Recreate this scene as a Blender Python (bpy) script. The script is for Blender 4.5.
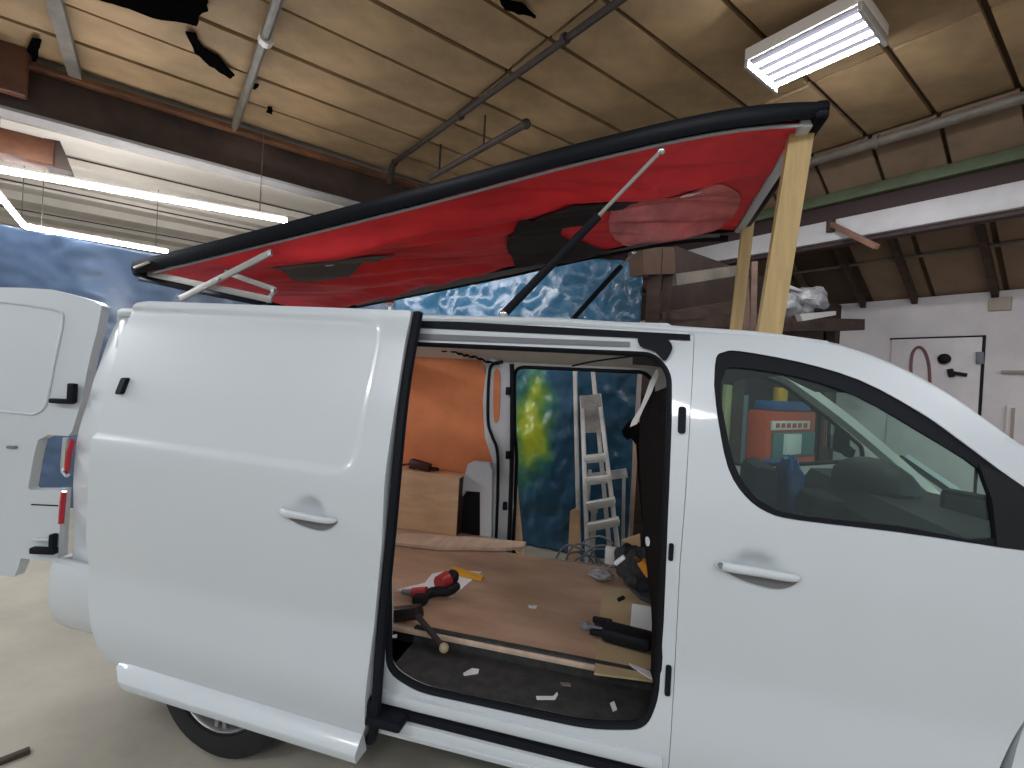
import bpy, bmesh, math, random
import numpy as np
from mathutils import Vector, Matrix, noise
random.seed(7)
SC = bpy.context.scene
for o in list(bpy.data.objects): bpy.data.objects.remove(o)

# ------------------------------------------------------------------ camera
FPX = 480.0
YAW, PITCH, ROLL = (math.radians(a) for a in (14.3, -0.3, 3.2))
C = np.array([0.0, -1.6, 1.55])
F = np.array([-math.sin(YAW)*math.cos(PITCH), math.cos(YAW)*math.cos(PITCH), math.sin(PITCH)])
R0 = np.array([math.cos(YAW), math.sin(YAW), 0.0]); U0 = np.cross(R0, F)
RT = R0*math.cos(ROLL)+U0*math.sin(ROLL); UP = U0*math.cos(ROLL)-R0*math.sin(ROLL)
cam = bpy.data.cameras.new('camera'); cam.sensor_width = 36; cam.lens = FPX/1024*36; cam.clip_start = .02
camo = bpy.data.objects.new('camera', cam); SC.collection.objects.link(camo)
camo.matrix_world = Matrix(((RT[0], UP[0], -F[0], C[0]), (RT[1], UP[1], -F[1], C[1]), (RT[2], UP[2], -F[2], C[2]), (0, 0, 0, 1)))
SC.camera = camo

# ------------------------------------------------------------------ world, exposure
w = bpy.data.worlds.new('world'); SC.world = w; w.use_nodes = True
w.node_tree.nodes['Background'].inputs[0].default_value = (.86, .93, 1, 1)
w.node_tree.nodes['Background'].inputs[1].default_value = .30
vs = SC.view_settings
vs.view_transform = 'Standard'; vs.look = 'None'; vs.gamma = 1; vs.use_curve_mapping = False
vs.exposure = 1.0

# ------------------------------------------------------------------ building axes and pixel rays
YB = math.radians(-51)
BU = np.array([math.sin(YB), math.cos(YB), 0]); BV = np.array([math.cos(YB), -math.sin(YB), 0])
BZ = np.array([0, 0, 1.])
def B(u, v, z): return BU*u+BV*v+BZ*z
def ray(x, y): return F+RT*(x-512)/FPX-UP*(y-384)/FPX
def onP(x, y, n, c): d = ray(x, y); n = np.array(n, float); return C+d*(c-n@C)/(n@d)
def onY(x, y, Y): return onP(x, y, (0, 1, 0), Y)
def onX(x, y, X): return onP(x, y, (1, 0, 0), X)
def onZ(x, y, Z): return onP(x, y, (0, 0, 1), Z)
PZ = [.10, .20, .30, .38, .45, .55, .65, .80, 1.0, 1.15, 1.22, 1.45, 1.70, 1.78]
PY = [.07, .05, .012, .0, .0, .012, .022, .012, .0, .0, .006, .055, .130, .170]
def prof(z): return float(np.interp(z, PZ, PY))
_zz = np.linspace(.1, 1.85, 351)
_yy = np.array([prof(z) for z in _zz]); _k = np.ones(15)/15
_ys = np.convolve(np.pad(_yy, 7, mode='edge'), _k, 'valid')
def fy(z): return float(np.interp(z, _zz, _ys))
def S(x, y, off=0.):
    Y = 0.
    for _ in range(14): p = onY(x, y, Y); Y = fy(p[2])+off
    return p
def XZ(pts, off=0.): return [(S(*p, off)[0], S(*p, off)[2]) for p in pts]

# ------------------------------------------------------------------ materials
def mat(name, col, rough=.5, metal=0., noise_amt=0., nscale=8., col2=None, bump=0., bscale=40., coat=0., emit=None, estr=0., spec=None, alpha=None, trans=0., stretch=None):
    m = bpy.data.materials.new(name); m.use_nodes = True; nt = m.node_tree; b = nt.nodes['Principled BSDF']
    b.inputs['Base Color'].default_value = (*col, 1); b.inputs['Roughness'].default_value = rough; b.inputs['Metallic'].default_value = metal
    if coat: b.inputs['Coat Weight'].default_value = coat; b.inputs['Coat Roughness'].default_value = .06
    if spec is not None: b.inputs['Specular IOR Level'].default_value = spec
    if trans: b.inputs['Transmission Weight'].default_value = trans
    if alpha is not None: b.inputs['Alpha'].default_value = alpha
    if emit: b.inputs['Emission Color'].default_value = (*emit, 1); b.inputs['Emission Strength'].default_value = estr
    if noise_amt or bump:
        tc = nt.nodes.new('ShaderNodeTexCoord'); mp = nt.nodes.new('ShaderNodeMapping'); nt.links.new(tc.outputs['Object'], mp.inputs[0])
        if stretch: mp.inputs['Scale'].default_value = stretch
    if noise_amt:
        n = nt.nodes.new('ShaderNodeTexNoise'); n.inputs['Scale'].default_value = nscale; n.inputs['Detail'].default_value = 7; n.inputs['Roughness'].default_value = .62
        nt.links.new(mp.outputs[0], n.inputs['Vector'])
        r = nt.nodes.new('ShaderNodeValToRGB'); c2 = col2 or tuple(c*(1-noise_amt) for c in col)
        r.color_ramp.elements[0].position = .34; r.color_ramp.elements[0].color = (*c2, 1)
        r.color_ramp.elements[1].position = .66; r.color_ramp.elements[1].color = (*col, 1)
        nt.links.new(n.outputs['Fac'], r.inputs[0]); nt.links.new(r.outputs[0], b.inputs['Base Color'])
    if bump:
        n2 = nt.nodes.new('ShaderNodeTexNoise'); n2.inputs['Scale'].default_value = bscale; n2.inputs['Detail'].default_value = 5
        nt.links.new(mp.outputs[0], n2.inputs['Vector'])
        bp = nt.nodes.new('ShaderNodeBump'); bp.inputs['Strength'].default_value = bump; bp.inputs['Distance'].default_value = .02
        nt.links.new(n2.outputs['Fac'], bp.inputs['Height']); nt.links.new(bp.outputs[0], b.inputs['Normal'])
    return m
def glass(name, tint, refl=.10):
    m = bpy.data.materials.new(name); m.use_nodes = True; nt = m.node_tree; nt.nodes.clear()
    o = nt.nodes.new('ShaderNodeOutputMaterial'); t = nt.nodes.new('ShaderNodeBsdfTransparent'); g = nt.nodes.new('ShaderNodeBsdfGlossy'); mx = nt.nodes.new('ShaderNodeMixShader')
    t.inputs[0].default_value = (*tint, 1); g.inputs['Roughness'].default_value = .03; g.inputs[0].default_value = (1, 1, 1, 1); mx.inputs[0].default_value = refl
    nt.links.new(t.outputs[0], mx.inputs[1]); nt.links.new(g.outputs[0], mx.inputs[2]); nt.links.new(mx.outputs[0], o.inputs[0])
    return m
M = {}
M['paint'] = mat('white_paint', (.60, .635, .655), .32, coat=.5)
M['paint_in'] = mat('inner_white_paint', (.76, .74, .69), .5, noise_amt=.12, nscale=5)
M['rubber'] = mat('black_rubber', (.008, .009, .013), .6, spec=.15)
M['blackpl'] = mat('black_plastic', (.010, .010, .012), .55, spec=.2)
M['dash'] = mat('grey_dash', (.020, .020, .022), .6, bump=.1, bscale=200)
M['mat'] = mat('step_mat', (.022, .022, .022), .75, noise_amt=.5, nscale=20, col2=(.05, .048, .045), bump=.2, bscale=150)
M['tyre'] = mat('tyre_rubber', (.012, .012, .013), .8)
M['rim'] = mat('rim_alloy', (.42, .41, .40), .38, metal=.8)
M['red_lens'] = mat('red_lens', (.45, .006, .02), .15, coat=.6)
M['liner'] = mat('grey_liner_flange_shade', (.16, .16, .17), .5)
M['chrome'] = mat('bright_steel', (.75, .75, .76), .18, metal=1)
M['alu'] = mat('aluminium', (.80, .78, .73), .5, metal=.05, noise_amt=.2, nscale=12)
M['bargrey'] = mat('grey_bar', (.33, .32, .29), .45, metal=.3)
M['lidblack'] = mat('lid_black_gloss', (.004, .0045, .007), .35, spec=.10)
M['framelight'] = mat('lid_frame_light', (.50, .51, .53), .4)
M['lidgrey'] = mat('lid_frame_grey', (.33, .34, .36), .4)
M['canvas'] = mat('red_canvas', (.86, .030, .040), .55, noise_amt=.35, nscale=2.2, bump=.10, bscale=14)
M['canvas_bk'] = mat('black_canvas', (.020, .012, .014), .7)
M['canvas_win'] = mat('clear_canvas_window', (.80, .20, .20), .22, noise_amt=.4, nscale=6)
M['canvas_gr'] = mat('grey_canvas', (.11, .105, .10), .7)
M['glass'] = glass('door_glass', (.80, .92, .87), .03)
M['wscreen'] = glass('windscreen_glass', (.90, .97, .95), .03)
M['mirror'] = mat('mirror_face', (.5, .52, .55), .05, metal=1)
M['seat'] = mat('seat_brown', (.014, .011, .011), .9, spec=.1, noise_amt=.3, nscale=30, bump=.3, bscale=300)
M['lining'] = mat('cab_lining', (.10, .10, .10), .8)
M['plyfloor'] = mat('ply_floor', (.54, .345, .225), .42, noise_amt=.4, nscale=2.4, stretch=(.6, 1.6, 1), bump=.05, bscale=60)
M['hardboard'] = mat('hardboard', (.76, .24, .085), .55, noise_amt=.28, nscale=2.2)
M['tanply'] = mat('tan_ply', (.80, .52, .30), .6, noise_amt=.22, nscale=4, stretch=(1, 1, 4))
M['paleply'] = mat('pale_ply', (.72, .52, .38), .6, noise_amt=.25, nscale=4, stretch=(4, 1, 1))
M['pine'] = mat('pine_timber', (.52, .36, .15), .6, noise_amt=.25, nscale=6, stretch=(6, 6, .6))
M['oldwood'] = mat('old_wood', (.075, .042, .03), .75, noise_amt=.5, nscale=5, stretch=(1, 1, 4))
M['greywood'] = mat('grey_wood', (.22, .19, .155), .75, noise_amt=.4, nscale=5)
M['pegwood'] = mat('peg_wood', (.30, .16, .11), .6, noise_amt=.3, nscale=6)
M['orangewood'] = mat('orange_wood', (.13, .045, .018), .6, noise_amt=.5, nscale=4)
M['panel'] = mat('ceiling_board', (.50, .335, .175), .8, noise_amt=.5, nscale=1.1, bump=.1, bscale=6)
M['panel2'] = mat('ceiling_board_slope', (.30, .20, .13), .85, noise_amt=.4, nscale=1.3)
M['deck'] = mat('roof_deck', (.085, .055, .032), .9)
M['void'] = mat('torn_hole_dark', (.003, .0027, .0027), 1.0, spec=0.)
M['annex'] = mat('annex_ceiling', (.74, .68, .58), .8, noise_amt=.12, nscale=1.5)
M['rust'] = mat('rusty_beam', (.085, .050, .034), .7, noise_amt=.6, nscale=1.6, col2=(.028, .02, .018))
M['rustedge'] = mat('rusty_flange', (.20, .085, .035), .7, noise_amt=.6, nscale=3)
M['greyflange'] = mat('grey_flange', (.36, .35, .33), .6, noise_amt=.2, nscale=3)
M['green'] = mat('green_painted_steel', (.105, .135, .065), .6, noise_amt=.4, nscale=3)
M['maroon'] = mat('maroon_steel', (.045, .022, .022), .7)
M['whitesteel'] = mat('white_painted_beam', (.62, .60, .60), .5, noise_amt=.15, nscale=3)
M['conduit'] = mat('grey_conduit', (.19, .165, .13), .5, noise_amt=.35, nscale=6)
M['pipe'] = mat('dark_pipe', (.05, .035, .028), .6, noise_amt=.4, nscale=8)
M['wallw'] = mat('white_wall', (.80, .745, .75), .75, noise_amt=.16, nscale=1.6)
M['walldoor'] = mat('wall_door', (.82, .765, .76), .6, noise_amt=.14, nscale=3)
M['brownwall'] = mat('brown_partition', (.060, .036, .028), .85, noise_amt=.5, nscale=2)
M['concrete'] = mat('concrete', (.47, .43, .345), .7, noise_amt=.35, nscale=.9, bump=.1, bscale=20)
M['whitebox'] = mat('white_board', (.70, .68, .66), .6, noise_amt=.08, nscale=8)
M['paper'] = mat('white_paper', (.78, .76, .76), .7)
M['tube'] = mat('fluorescent_tube', (1, 1, 1), .4, emit=(.93, .95, 1), estr=58)
M['led'] = mat('led_tube', (1, 1, 1), .4, emit=(.95, .95, 1), estr=42)
M['added_led'] = mat('added_led_tube', (1, 1, 1), .4, emit=(.95, .95, 1), estr=17)
M['traydark'] = mat('fixture_tray', (.006, .0055, .007), .8, spec=.02)
M['fixture'] = mat('fixture_enamel', (.72, .66, .60), .4)
M['louvre'] = mat('fixture_reflector', (.75, .74, .75), .25, metal=.5)
M['redtool'] = mat('red_tool', (.42, .03, .03), .4)
M['yellow'] = mat('yellow_plastic', (.70, .36, .02), .45)
M['orange'] = mat('orange_plastic', (.75, .27, .015), .45)
M['bag'] = mat('black_bag', (.025, .026, .032), .75, noise_amt=.3, nscale=30, bump=.4, bscale=60)
M['clearbag'] = mat('clear_plastic', (.36, .36, .37), .22, noise_amt=.3, nscale=12, bump=.5, bscale=20)
M['cablegrey'] = mat('grey_cable', (.17, .19, .22), .55)
M['machine_red'] = mat('machine_red', (.62, .075, .025), .45)
M['machine_blue'] = mat('machine_blue', (.03, .10, .30), .45)
M['teal'] = mat('machine_teal', (.10, .20, .21), .5)
M['paleyellow'] = mat('pale_yellow_board', (.50, .45, .24), .6, noise_amt=.2, nscale=5)
M['hose'] = mat('red_hose', (.20, .085, .09), .5)
M['beige'] = mat('beige_vent', (.40, .33, .27), .7)
M['sticker'] = mat('white_sticker', (.80, .80, .80), .4)

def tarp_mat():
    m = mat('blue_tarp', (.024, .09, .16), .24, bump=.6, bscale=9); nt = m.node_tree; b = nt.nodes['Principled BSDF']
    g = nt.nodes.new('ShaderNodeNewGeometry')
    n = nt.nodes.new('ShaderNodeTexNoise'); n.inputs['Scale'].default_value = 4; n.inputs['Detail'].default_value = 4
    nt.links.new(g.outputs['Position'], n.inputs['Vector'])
    # the yellow-green patch of the sheet: an ellipse with a ragged edge
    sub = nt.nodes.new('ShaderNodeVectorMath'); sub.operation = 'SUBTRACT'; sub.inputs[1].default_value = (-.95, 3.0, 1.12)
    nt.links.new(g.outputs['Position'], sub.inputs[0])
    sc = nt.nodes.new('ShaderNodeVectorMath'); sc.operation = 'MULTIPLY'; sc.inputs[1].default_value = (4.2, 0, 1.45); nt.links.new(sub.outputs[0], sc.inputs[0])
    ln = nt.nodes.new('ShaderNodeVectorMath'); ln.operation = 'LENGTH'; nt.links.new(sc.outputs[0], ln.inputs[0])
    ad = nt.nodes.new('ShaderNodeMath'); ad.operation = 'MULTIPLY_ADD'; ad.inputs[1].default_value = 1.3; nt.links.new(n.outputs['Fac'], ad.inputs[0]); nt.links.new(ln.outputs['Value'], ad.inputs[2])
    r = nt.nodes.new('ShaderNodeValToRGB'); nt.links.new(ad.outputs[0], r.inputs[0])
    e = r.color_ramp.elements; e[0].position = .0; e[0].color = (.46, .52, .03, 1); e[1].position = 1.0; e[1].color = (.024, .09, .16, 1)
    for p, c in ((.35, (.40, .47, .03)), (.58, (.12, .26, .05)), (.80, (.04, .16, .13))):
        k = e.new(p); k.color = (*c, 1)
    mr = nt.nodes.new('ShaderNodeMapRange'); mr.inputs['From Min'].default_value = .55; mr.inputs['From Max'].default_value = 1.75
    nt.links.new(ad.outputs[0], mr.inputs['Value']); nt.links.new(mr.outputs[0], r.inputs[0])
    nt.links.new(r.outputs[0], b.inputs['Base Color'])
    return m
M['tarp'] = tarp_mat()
M['tarp2'] = mat('blue_tarp_faded', (.075, .125, .215), .4, noise_amt=.4, nscale=1.2, bump=.3, bscale=4)

# ------------------------------------------------------------------ mesh helpers
class Mb:
    def __init__(s): s.v = []; s.f = []
    def add(s, v, f):
        k = len(s.v); s.v += [tuple(map(float, p)) for p in v]; s.f += [tuple(i+k for i in q) for q in f]; return s
    def box(s, c, d, ax=None):
        c = np.array(c, float); ax = ax or (np.array([1., 0, 0]), np.array([0, 1., 0]), BZ)
        v = [c+ax[0]*d[0]/2*i+ax[1]*d[1]/2*j+ax[2]*d[2]/2*k for i in (-1, 1) for j in (-1, 1) for k in (-1, 1)]
        return s.add(v, [(0, 1, 3, 2), (4, 6, 7, 5), (0, 4, 5, 1), (2, 3, 7, 6), (0, 2, 6, 4), (1, 5, 7, 3)])
    def bbox(s, c, d, ax=None, b=.01):
        # box with chamfered vertical and horizontal edges
        c = np.array(c, float); ax = ax or (np.array([1., 0, 0]), np.array([0, 1., 0]), BZ)
        bm = bmesh.new(); bmesh.ops.create_cube(bm, size=1)
        for q in bm.verts: q.co = Vector((q.co.x*d[0], q.co.y*d[1], q.co.z*d[2]))
        bmesh.ops.bevel(bm, geom=bm.edges[:], offset=min(b, .45*min(d)), segments=2, affect='EDGES', profile=.5)
        bm.verts.index_update()
        s.add([c+ax[0]*q.co.x+ax[1]*q.co.y+ax[2]*q.co.z for q in bm.verts], [[q.index for q in f.verts] for f in bm.faces]); bm.free(); return s
    def bar(s, a, b, w, h, up=(0, 0, 1), bev=0):
        a, b = np.array(a, float), np.array(b, float); L = np.linalg.norm(b-a); x = (b-a)/L
        y = np.cross(np.array(up, float), x)
        if np.linalg.norm(y) < 1e-4: y = np.cross((1., 0, 0), x)
        y /= np.linalg.norm(y); z = np.cross(x, y)
        return s.bbox((a+b)/2, (L, w, h), (x, y, z), bev) if bev else s.box((a+b)/2, (L, w, h), (x, y, z))
    def tube(s, pts, r, n=10, closed=False, cap=True):
        P = [np.array(p, float) for p in pts]; m = len(P); rr = r if hasattr(r, '__len__') else [r]*m
        rings = []; pn = None
        for i in range(m):
            t = (P[(i+1) % m]-P[i-1]) if (closed or 0 < i < m-1) else (P[1]-P[0] if i == 0 else P[-1]-P[-2])
            t = t/(np.linalg.norm(t)+1e-9)
            if pn is None:
                pn = np.cross(t, (0, 0, 1.) if abs(t[2]) < .9 else (1., 0, 0))
            pn = pn-t*(pn@t); pn /= np.linalg.norm(pn)+1e-9; bn = np.cross(t, pn)
            rings.append([P[i]+rr[i]*(math.cos(2*math.pi*k/n)*pn+math.sin(2*math.pi*k/n)*bn) for k in range(n)])
        v = [p for q in rings for p in q]; f = []
        for i in range(m if closed else m-1):
            j = (i+1) % m
            for k in range(n): f.append((i*n+k, i*n+(k+1) % n, j*n+(k+1) % n, j*n+k))
        if cap and not closed: f += [tuple(range(n-1, -1, -1)), tuple(range((m-1)*n, m*n))]
        return s.add(v, f)
    def lathe(s, c, ax, prof_, n=32):
        # prof_: list of (radius, height along ax), closed profile
        ax = np.array(ax, float); ax /= np.linalg.norm(ax); e = np.cross(ax, (0, 0, 1.) if abs(ax[2]) < .9 else (1., 0, 0)); e /= np.linalg.norm(e); g = np.cross(ax, e); m = len(prof_)
        v = [np.array(c)+ax*h+r*(e*math.cos(2*math.pi*k/n)+g*math.sin(2*math.pi*k/n)) for k in range(n) for r, h in prof_]
        f = [(k*m+i, ((k+1) % n)*m+i, ((k+1) % n)*m+(i+1) % m, k*m+(i+1) % m) for k in range(n) for i in range(m)]
        return s.add(v, f)
    def grid(s, fn, nu, nv):
        v = [fn(i/nu, j/nv) for i in range(nu+1) for j in range(nv+1)]
        return s.add(v, [(i*(nv+1)+j, (i+1)*(nv+1)+j, (i+1)*(nv+1)+j+1, i*(nv+1)+j+1) for i in range(nu) for j in range(nv)])
    def slab(s, pts, d):
        # flat polygon pts extruded by vector d
        n = len(pts); a = [np.array(p, float) for p in pts]; b = [p+np.array(d, float) for p in a]
        return s.add(a+b, [tuple(range(n)), tuple(range(2*n-1, n-1, -1))]+[(i, (i+1) % n, n+(i+1) % n, n+i) for i in range(n)])
    def ell(s, c, r, n=12, m=8, fn=None):
        v = []; 
        for i in range(m+1):
            for k in range(n):
                a = math.pi*i/m; t = 2*math.pi*k/n; d = np.array([math.sin(a)*math.cos(t), math.sin(a)*math.sin(t), math.cos(a)])
                q = 1+(fn(d) if fn else 0); v.append(np.array(c)+d*np.array(r)*q)
        return s.add(v, [(i*n+k, (i+1)*n+k, (i+1)*n+(k+1) % n, i*n+(k+1) % n) for i in range(m) for k in range(n)])
def hide_dups(me):
    bm = bmesh.new(); bm.from_mesh(me); bmesh.ops.remove_doubles(bm, verts=bm.verts, dist=1e-5); bmesh.ops.recalc_face_normals(bm, faces=bm.faces); bm.to_mesh(me); bm.free()
def mk(name, mb, m, parent=None, smooth=35, fix=True):
    v, f = (mb.v, mb.f) if isinstance(mb, Mb) else mb
    me = bpy.data.meshes.new(name); me.from_pydata([tuple(p) for p in v], [], f); me.update()
    if fix: hide_dups(me)
    me.materials.append(M[m] if isinstance(m, str) else m)
    if smooth:
        me.polygons.foreach_set('use_smooth', [True]*len(me.polygons)); me.set_sharp_from_angle(angle=math.radians(smooth))
    o = bpy.data.objects.new(name, me); SC.collection.objects.link(o)
    if parent is not None: link(o, parent)
    return o
def wloc(o):
    p = Vector(o.location); q = o
    while q.parent: q = q.parent; p = p+q.location
    return p
def link(o, parent):
    o.parent = parent
    # geometry is written in world coordinates: cancel the parents' offsets
    off = Vector((0, 0, 0)); q = parent
    while q is not None: off += q.location; q = q.parent
    o.location = Vector((0, 0, 0)) if parent.type == 'MESH' and parent.parent is not None else Vector((0, 0, 0))-off
def tag(o, label, cat, group=None, kind=None):
    o['label'] = label; o['category'] = cat
    if group: o['group'] = group
    if kind: o['kind'] = kind
    return o
def thing(name, label, cat, loc=(0, 0, 0), group=None):
    o = bpy.data.objects.new(name, None); SC.collection.objects.link(o); o.location = tuple(map(float, loc)); o.empty_display_size = .1
    return tag(o, label, cat, group)
def struct(name, mb, m, label=None, cat=None, smooth=35):
    o = mk(name, mb, m, None, smooth); o['kind'] = 'structure'
    if label: o['label'] = label; o['category'] = cat
    return o
def cr(pts, n=6, closed=False):
    # Catmull-Rom through points (any dimension)
    P = [np.array(p, float) for p in pts]; m = len(P); out = []
    for i in range(m if closed else m-1):
        p0 = P[i-1] if (closed or i > 0) else P[0]; p1 = P[i]; p2 = P[(i+1) % m]; p3 = P[(i+2) % m] if (closed or i+2 < m) else P[-1]
        for k in range(n):
            t = k/n; out.append(.5*((2*p1)+(-p0+p2)*t+(2*p0-5*p1+4*p2-p3)*t*t+(-p0+3*p1-3*p2+p3)*t**3))
    if not closed: out.append(P[-1])
    return out
def rpoly(pts, r, n=5):
    # polygon with rounded corners; r: one radius or one for each corner
    P = [np.array(p, float) for p in pts]; m = len(P); out = []
    for i in range(m):
        a, b, c = P[i-1], P[i], P[(i+1) % m]; R = r[i] if hasattr(r, '__len__') else r
        if R <= 0: out.append(b); continue
        d1, d2 = (a-b), (c-b); l1, l2 = np.linalg.norm(d1), np.linalg.norm(d2); q = min(R, .45*l1, .45*l2)
        s, e = b+d1/l1*q, b+d2/l2*q
        for k in range(n+1):
            t = k/n; out.append((1-t)**2*s+2*t*(1-t)*b+t*t*e)
    return out
def panel(outer, holes, yfn, th, step=.05, stepx=None):
    """curved sheet in the x-z plane: outline with holes, cut into a grid, bent by yfn(x,z), thickness th towards +y"""
    bm = bmesh.new()
    for loop in [outer]+holes:
        vs_ = [bm.verts.new((float(p[0]), 0, float(p[1]))) for p in loop]
        for i in range(len(vs_)): bm.edges.new((vs_[i], vs_[(i+1) % len(vs_)]))
    bmesh.ops.triangle_fill(bm, use_beauty=True, use_dissolve=False, edges=bm.edges[:])
    xs = [p[0] for p in outer]; zs = [p[1] for p in outer]
    z = min(zs)+step
    while z < max(zs):
        bmesh.ops.bisect_plane(bm, geom=bm.verts[:]+bm.edges[:]+bm.faces[:], plane_co=(0, 0, z), plane_no=(0, 0, 1), dist=1e-5); z += step
    if stepx:
        x = min(xs)+stepx
        while x < max(xs):
            bmesh.ops.bisect_plane(bm, geom=bm.verts[:]+bm.edges[:]+bm.faces[:], plane_co=(x, 0, 0), plane_no=(1, 0, 0), dist=1e-5); x += stepx
    bm.verts.index_update()
    v = [(q.co.x, yfn(q.co.x, q.co.z), q.co.z) for q in bm.verts]; n = len(v)
    f = [[q.index for q in g.verts] for g in bm.faces]; be = [(e.verts[0].index, e.verts[1].index) for e in bm.edges if len(e.link_faces) == 1]; bm.free()
    th_ = th if callable(th) else (lambda x, z: th)
    v2 = v+[(p[0], p[1]+th_(p[0], p[2]), p[2]) for p in v]
    f2 = f+[[i+n for i in reversed(g)] for g in f]+[(a, b, b+n, a+n) for a, b in be]
    mb = Mb(); mb.add(v2, f2); return mb

# ================================================================== THE SETTING
H = 4.4
GZ = -.07                                  # level of the concrete
struct('floor', Mb().box((0, 3, GZ-.05), (30, 30, .1)), 'concrete', 'stained grey concrete workshop floor', 'floor')
ceil = struct('ceiling', Mb().box(B(1.93, .35, H+.14), (7.66, 9.2, .06), (BU, BV, BZ)), 'deck', 'dirty tan boarded workshop ceiling with dark seams', 'ceiling')
# boards of the main ceiling between the seams, each with a slight sag; shared mesh for each size
us = [-1.9+.58*i for i in range(14)]; vsx = [-4.2, -3.4, -2.0, -.61, 1.3, 3.5, 4.9]
pm = {}
for i in range(len(us)-1):
    for j in range(len(vsx)-1):
        L = vsx[j+1]-vsx[j]
        if j not in pm:
            mb = Mb(); nu, nv = 4, 6
            top = lambda a, b: ((a-.5)*.532, (b-.5)*(L-.035), .05)
            bot = lambda a, b: ((a-.5)*.532, (b-.5)*(L-.035), -.028*(1-(2*a-1)**2)*(1-(2*b-1)**4))
            mb.grid(bot, nu, nv)
            n = len(mb.v); ring = [k*(nv+1) for k in range(nu+1)]+[nu*(nv+1)+k for k in range(1, nv+1)]+[k*(nv+1)+nv for k in range(nu-1, -1, -1)]+[k for k in range(nv-1, 0, -1)]
            k0 = len(mb.v); mb.v += [(mb.v[r][0], mb.v[r][1], .05) for r in ring]
            mb.f += [(ring[q], ring[(q+1) % len(ring)], k0+(q+1) % len(ring), k0+q) for q in range(len(ring))]
            o = mk('ceiling_panel', mb, 'panel', ceil); pm[j] = o.data
        else:
            o = bpy.data.objects.new('ceiling_panel', pm[j]); SC.collection.objects.link(o); o.parent = ceil
        c = B((us[i]+us[i+1])/2, (vsx[j]+vsx[j+1])/2, H+.05+random.uniform(-.008, .008))
        o.matrix_world = Matrix(((BU[0], BV[0], 0, c[0]), (BU[1], BV[1], 0, c[1]), (0, 0, 1, c[2]), (0, 0, 0, 1)))
        o.rotation_euler.x += random.uniform(-.006, .006)
def ragged(name, pxs, label, z=H+.004, seed=1):
    rs = random.Random(seed); P = [onZ(x, y, z) for x, y in pxs]; out = []
    for i in range(len(P)):
        a, b = P[i], P[(i+1) % len(P)]
        for k in range(4):
            t = k/4; q = a*(1-t)+b*t; L = np.linalg.norm(b-a)*.06
            out.append(q+np.array([rs.uniform(-L, L), rs.uniform(-L, L), 0]))
    o = mk(name, Mb().slab(out, (0, 0, -.02)), 'void', ceil); return o
ragged('torn_hole', [(92, -4), (120, 4), (160, 18), (196, 23), (207, 8), (206, -8)], '', seed=2)
ragged('torn_strip', [(186, 31), (196, 33), (203, 47), (218, 56), (234, 74), (230, 77), (210, 64), (196, 52)], '', seed=4)
ragged('torn_hole', [(498, -4), (520, 2), (537, 16), (524, 13), (505, 7)], '', seed=5)
ragged('torn_strip', [(31, 38), (40, 38), (36, 60), (44, 84), (30, 84), (29, 60)], '', seed=6)
ragged('torn_spot', [(268, 106), (273, 107), (272, 113), (267, 111)], '', seed=7)
ragged('torn_spot', [(250, 82), (259, 84), (256, 88), (249, 86)], '', seed=8)

# sloping boards between the grey conduit and the green beam
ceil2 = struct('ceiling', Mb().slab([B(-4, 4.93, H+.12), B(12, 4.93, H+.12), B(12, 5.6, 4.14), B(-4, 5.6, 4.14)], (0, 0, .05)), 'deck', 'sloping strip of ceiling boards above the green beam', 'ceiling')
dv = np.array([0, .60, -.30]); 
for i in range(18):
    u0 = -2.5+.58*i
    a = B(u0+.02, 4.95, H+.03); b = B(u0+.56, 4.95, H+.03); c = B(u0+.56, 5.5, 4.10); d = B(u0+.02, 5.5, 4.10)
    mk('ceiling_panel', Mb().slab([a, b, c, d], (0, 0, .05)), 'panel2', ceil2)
# beams of the second frame line
def ubeam(name, u0, u1, v, z0, z1, wv, m, label, cat):
    return struct(name, Mb().bbox(B((u0+u1)/2, v, (z0+z1)/2), (u1-u0, wv, z1-z0), (BU, BV, BZ), .012), m, label, cat)
ubeam('trim_1', -4, 12, 5.5, 3.99, 4.12, .16, 'green', 'green painted steel beam under the sloping ceiling', 'beam')
ubeam('trim_2', -4, 12, 5.53, 3.77, 3.99, .05, 'maroon', 'dark maroon steel web below the green beam', 'beam')
ubeam('trim_3', -4, 12, 5.5, 3.51, 3.77, .20, 'whitesteel', 'white painted beam running above the white wall', 'beam')
ubeam('trim_4', -4, 12, 5.52, 3.455, 3.51, .12, 'maroon', 'thin dark strip under the white beam', 'beam')
# low bay: dark sloping ceiling with rafters down to the white wall
s0, s1 = np.array([5.62, 4.08]), np.array([7.6, 2.98])
def sl(u, t, d=0): q = s0*(1-t)+s1*t; return B(u, q[0], q[1]+d)
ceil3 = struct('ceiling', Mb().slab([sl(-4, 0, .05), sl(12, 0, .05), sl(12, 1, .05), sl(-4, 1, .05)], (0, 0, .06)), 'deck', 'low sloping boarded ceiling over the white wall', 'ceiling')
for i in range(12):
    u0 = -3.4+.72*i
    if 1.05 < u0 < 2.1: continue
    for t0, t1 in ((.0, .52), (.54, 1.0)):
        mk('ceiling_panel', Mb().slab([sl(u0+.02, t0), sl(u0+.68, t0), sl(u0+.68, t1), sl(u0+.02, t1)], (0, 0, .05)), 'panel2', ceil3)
for k, u0 in enumerate((-1.15, .28, 1.10, 1.72, 2.5, 3.9)):
    mk('rafter', Mb().bar(sl(u0, 0, -.05), sl(u0, 1, -.05), .07, .12), 'oldwood', ceil3)
mk('batten', Mb().bar(sl(-4, .53, -.02), sl(8, .53, -.02), .05, .03), 'greywood', ceil3)
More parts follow.
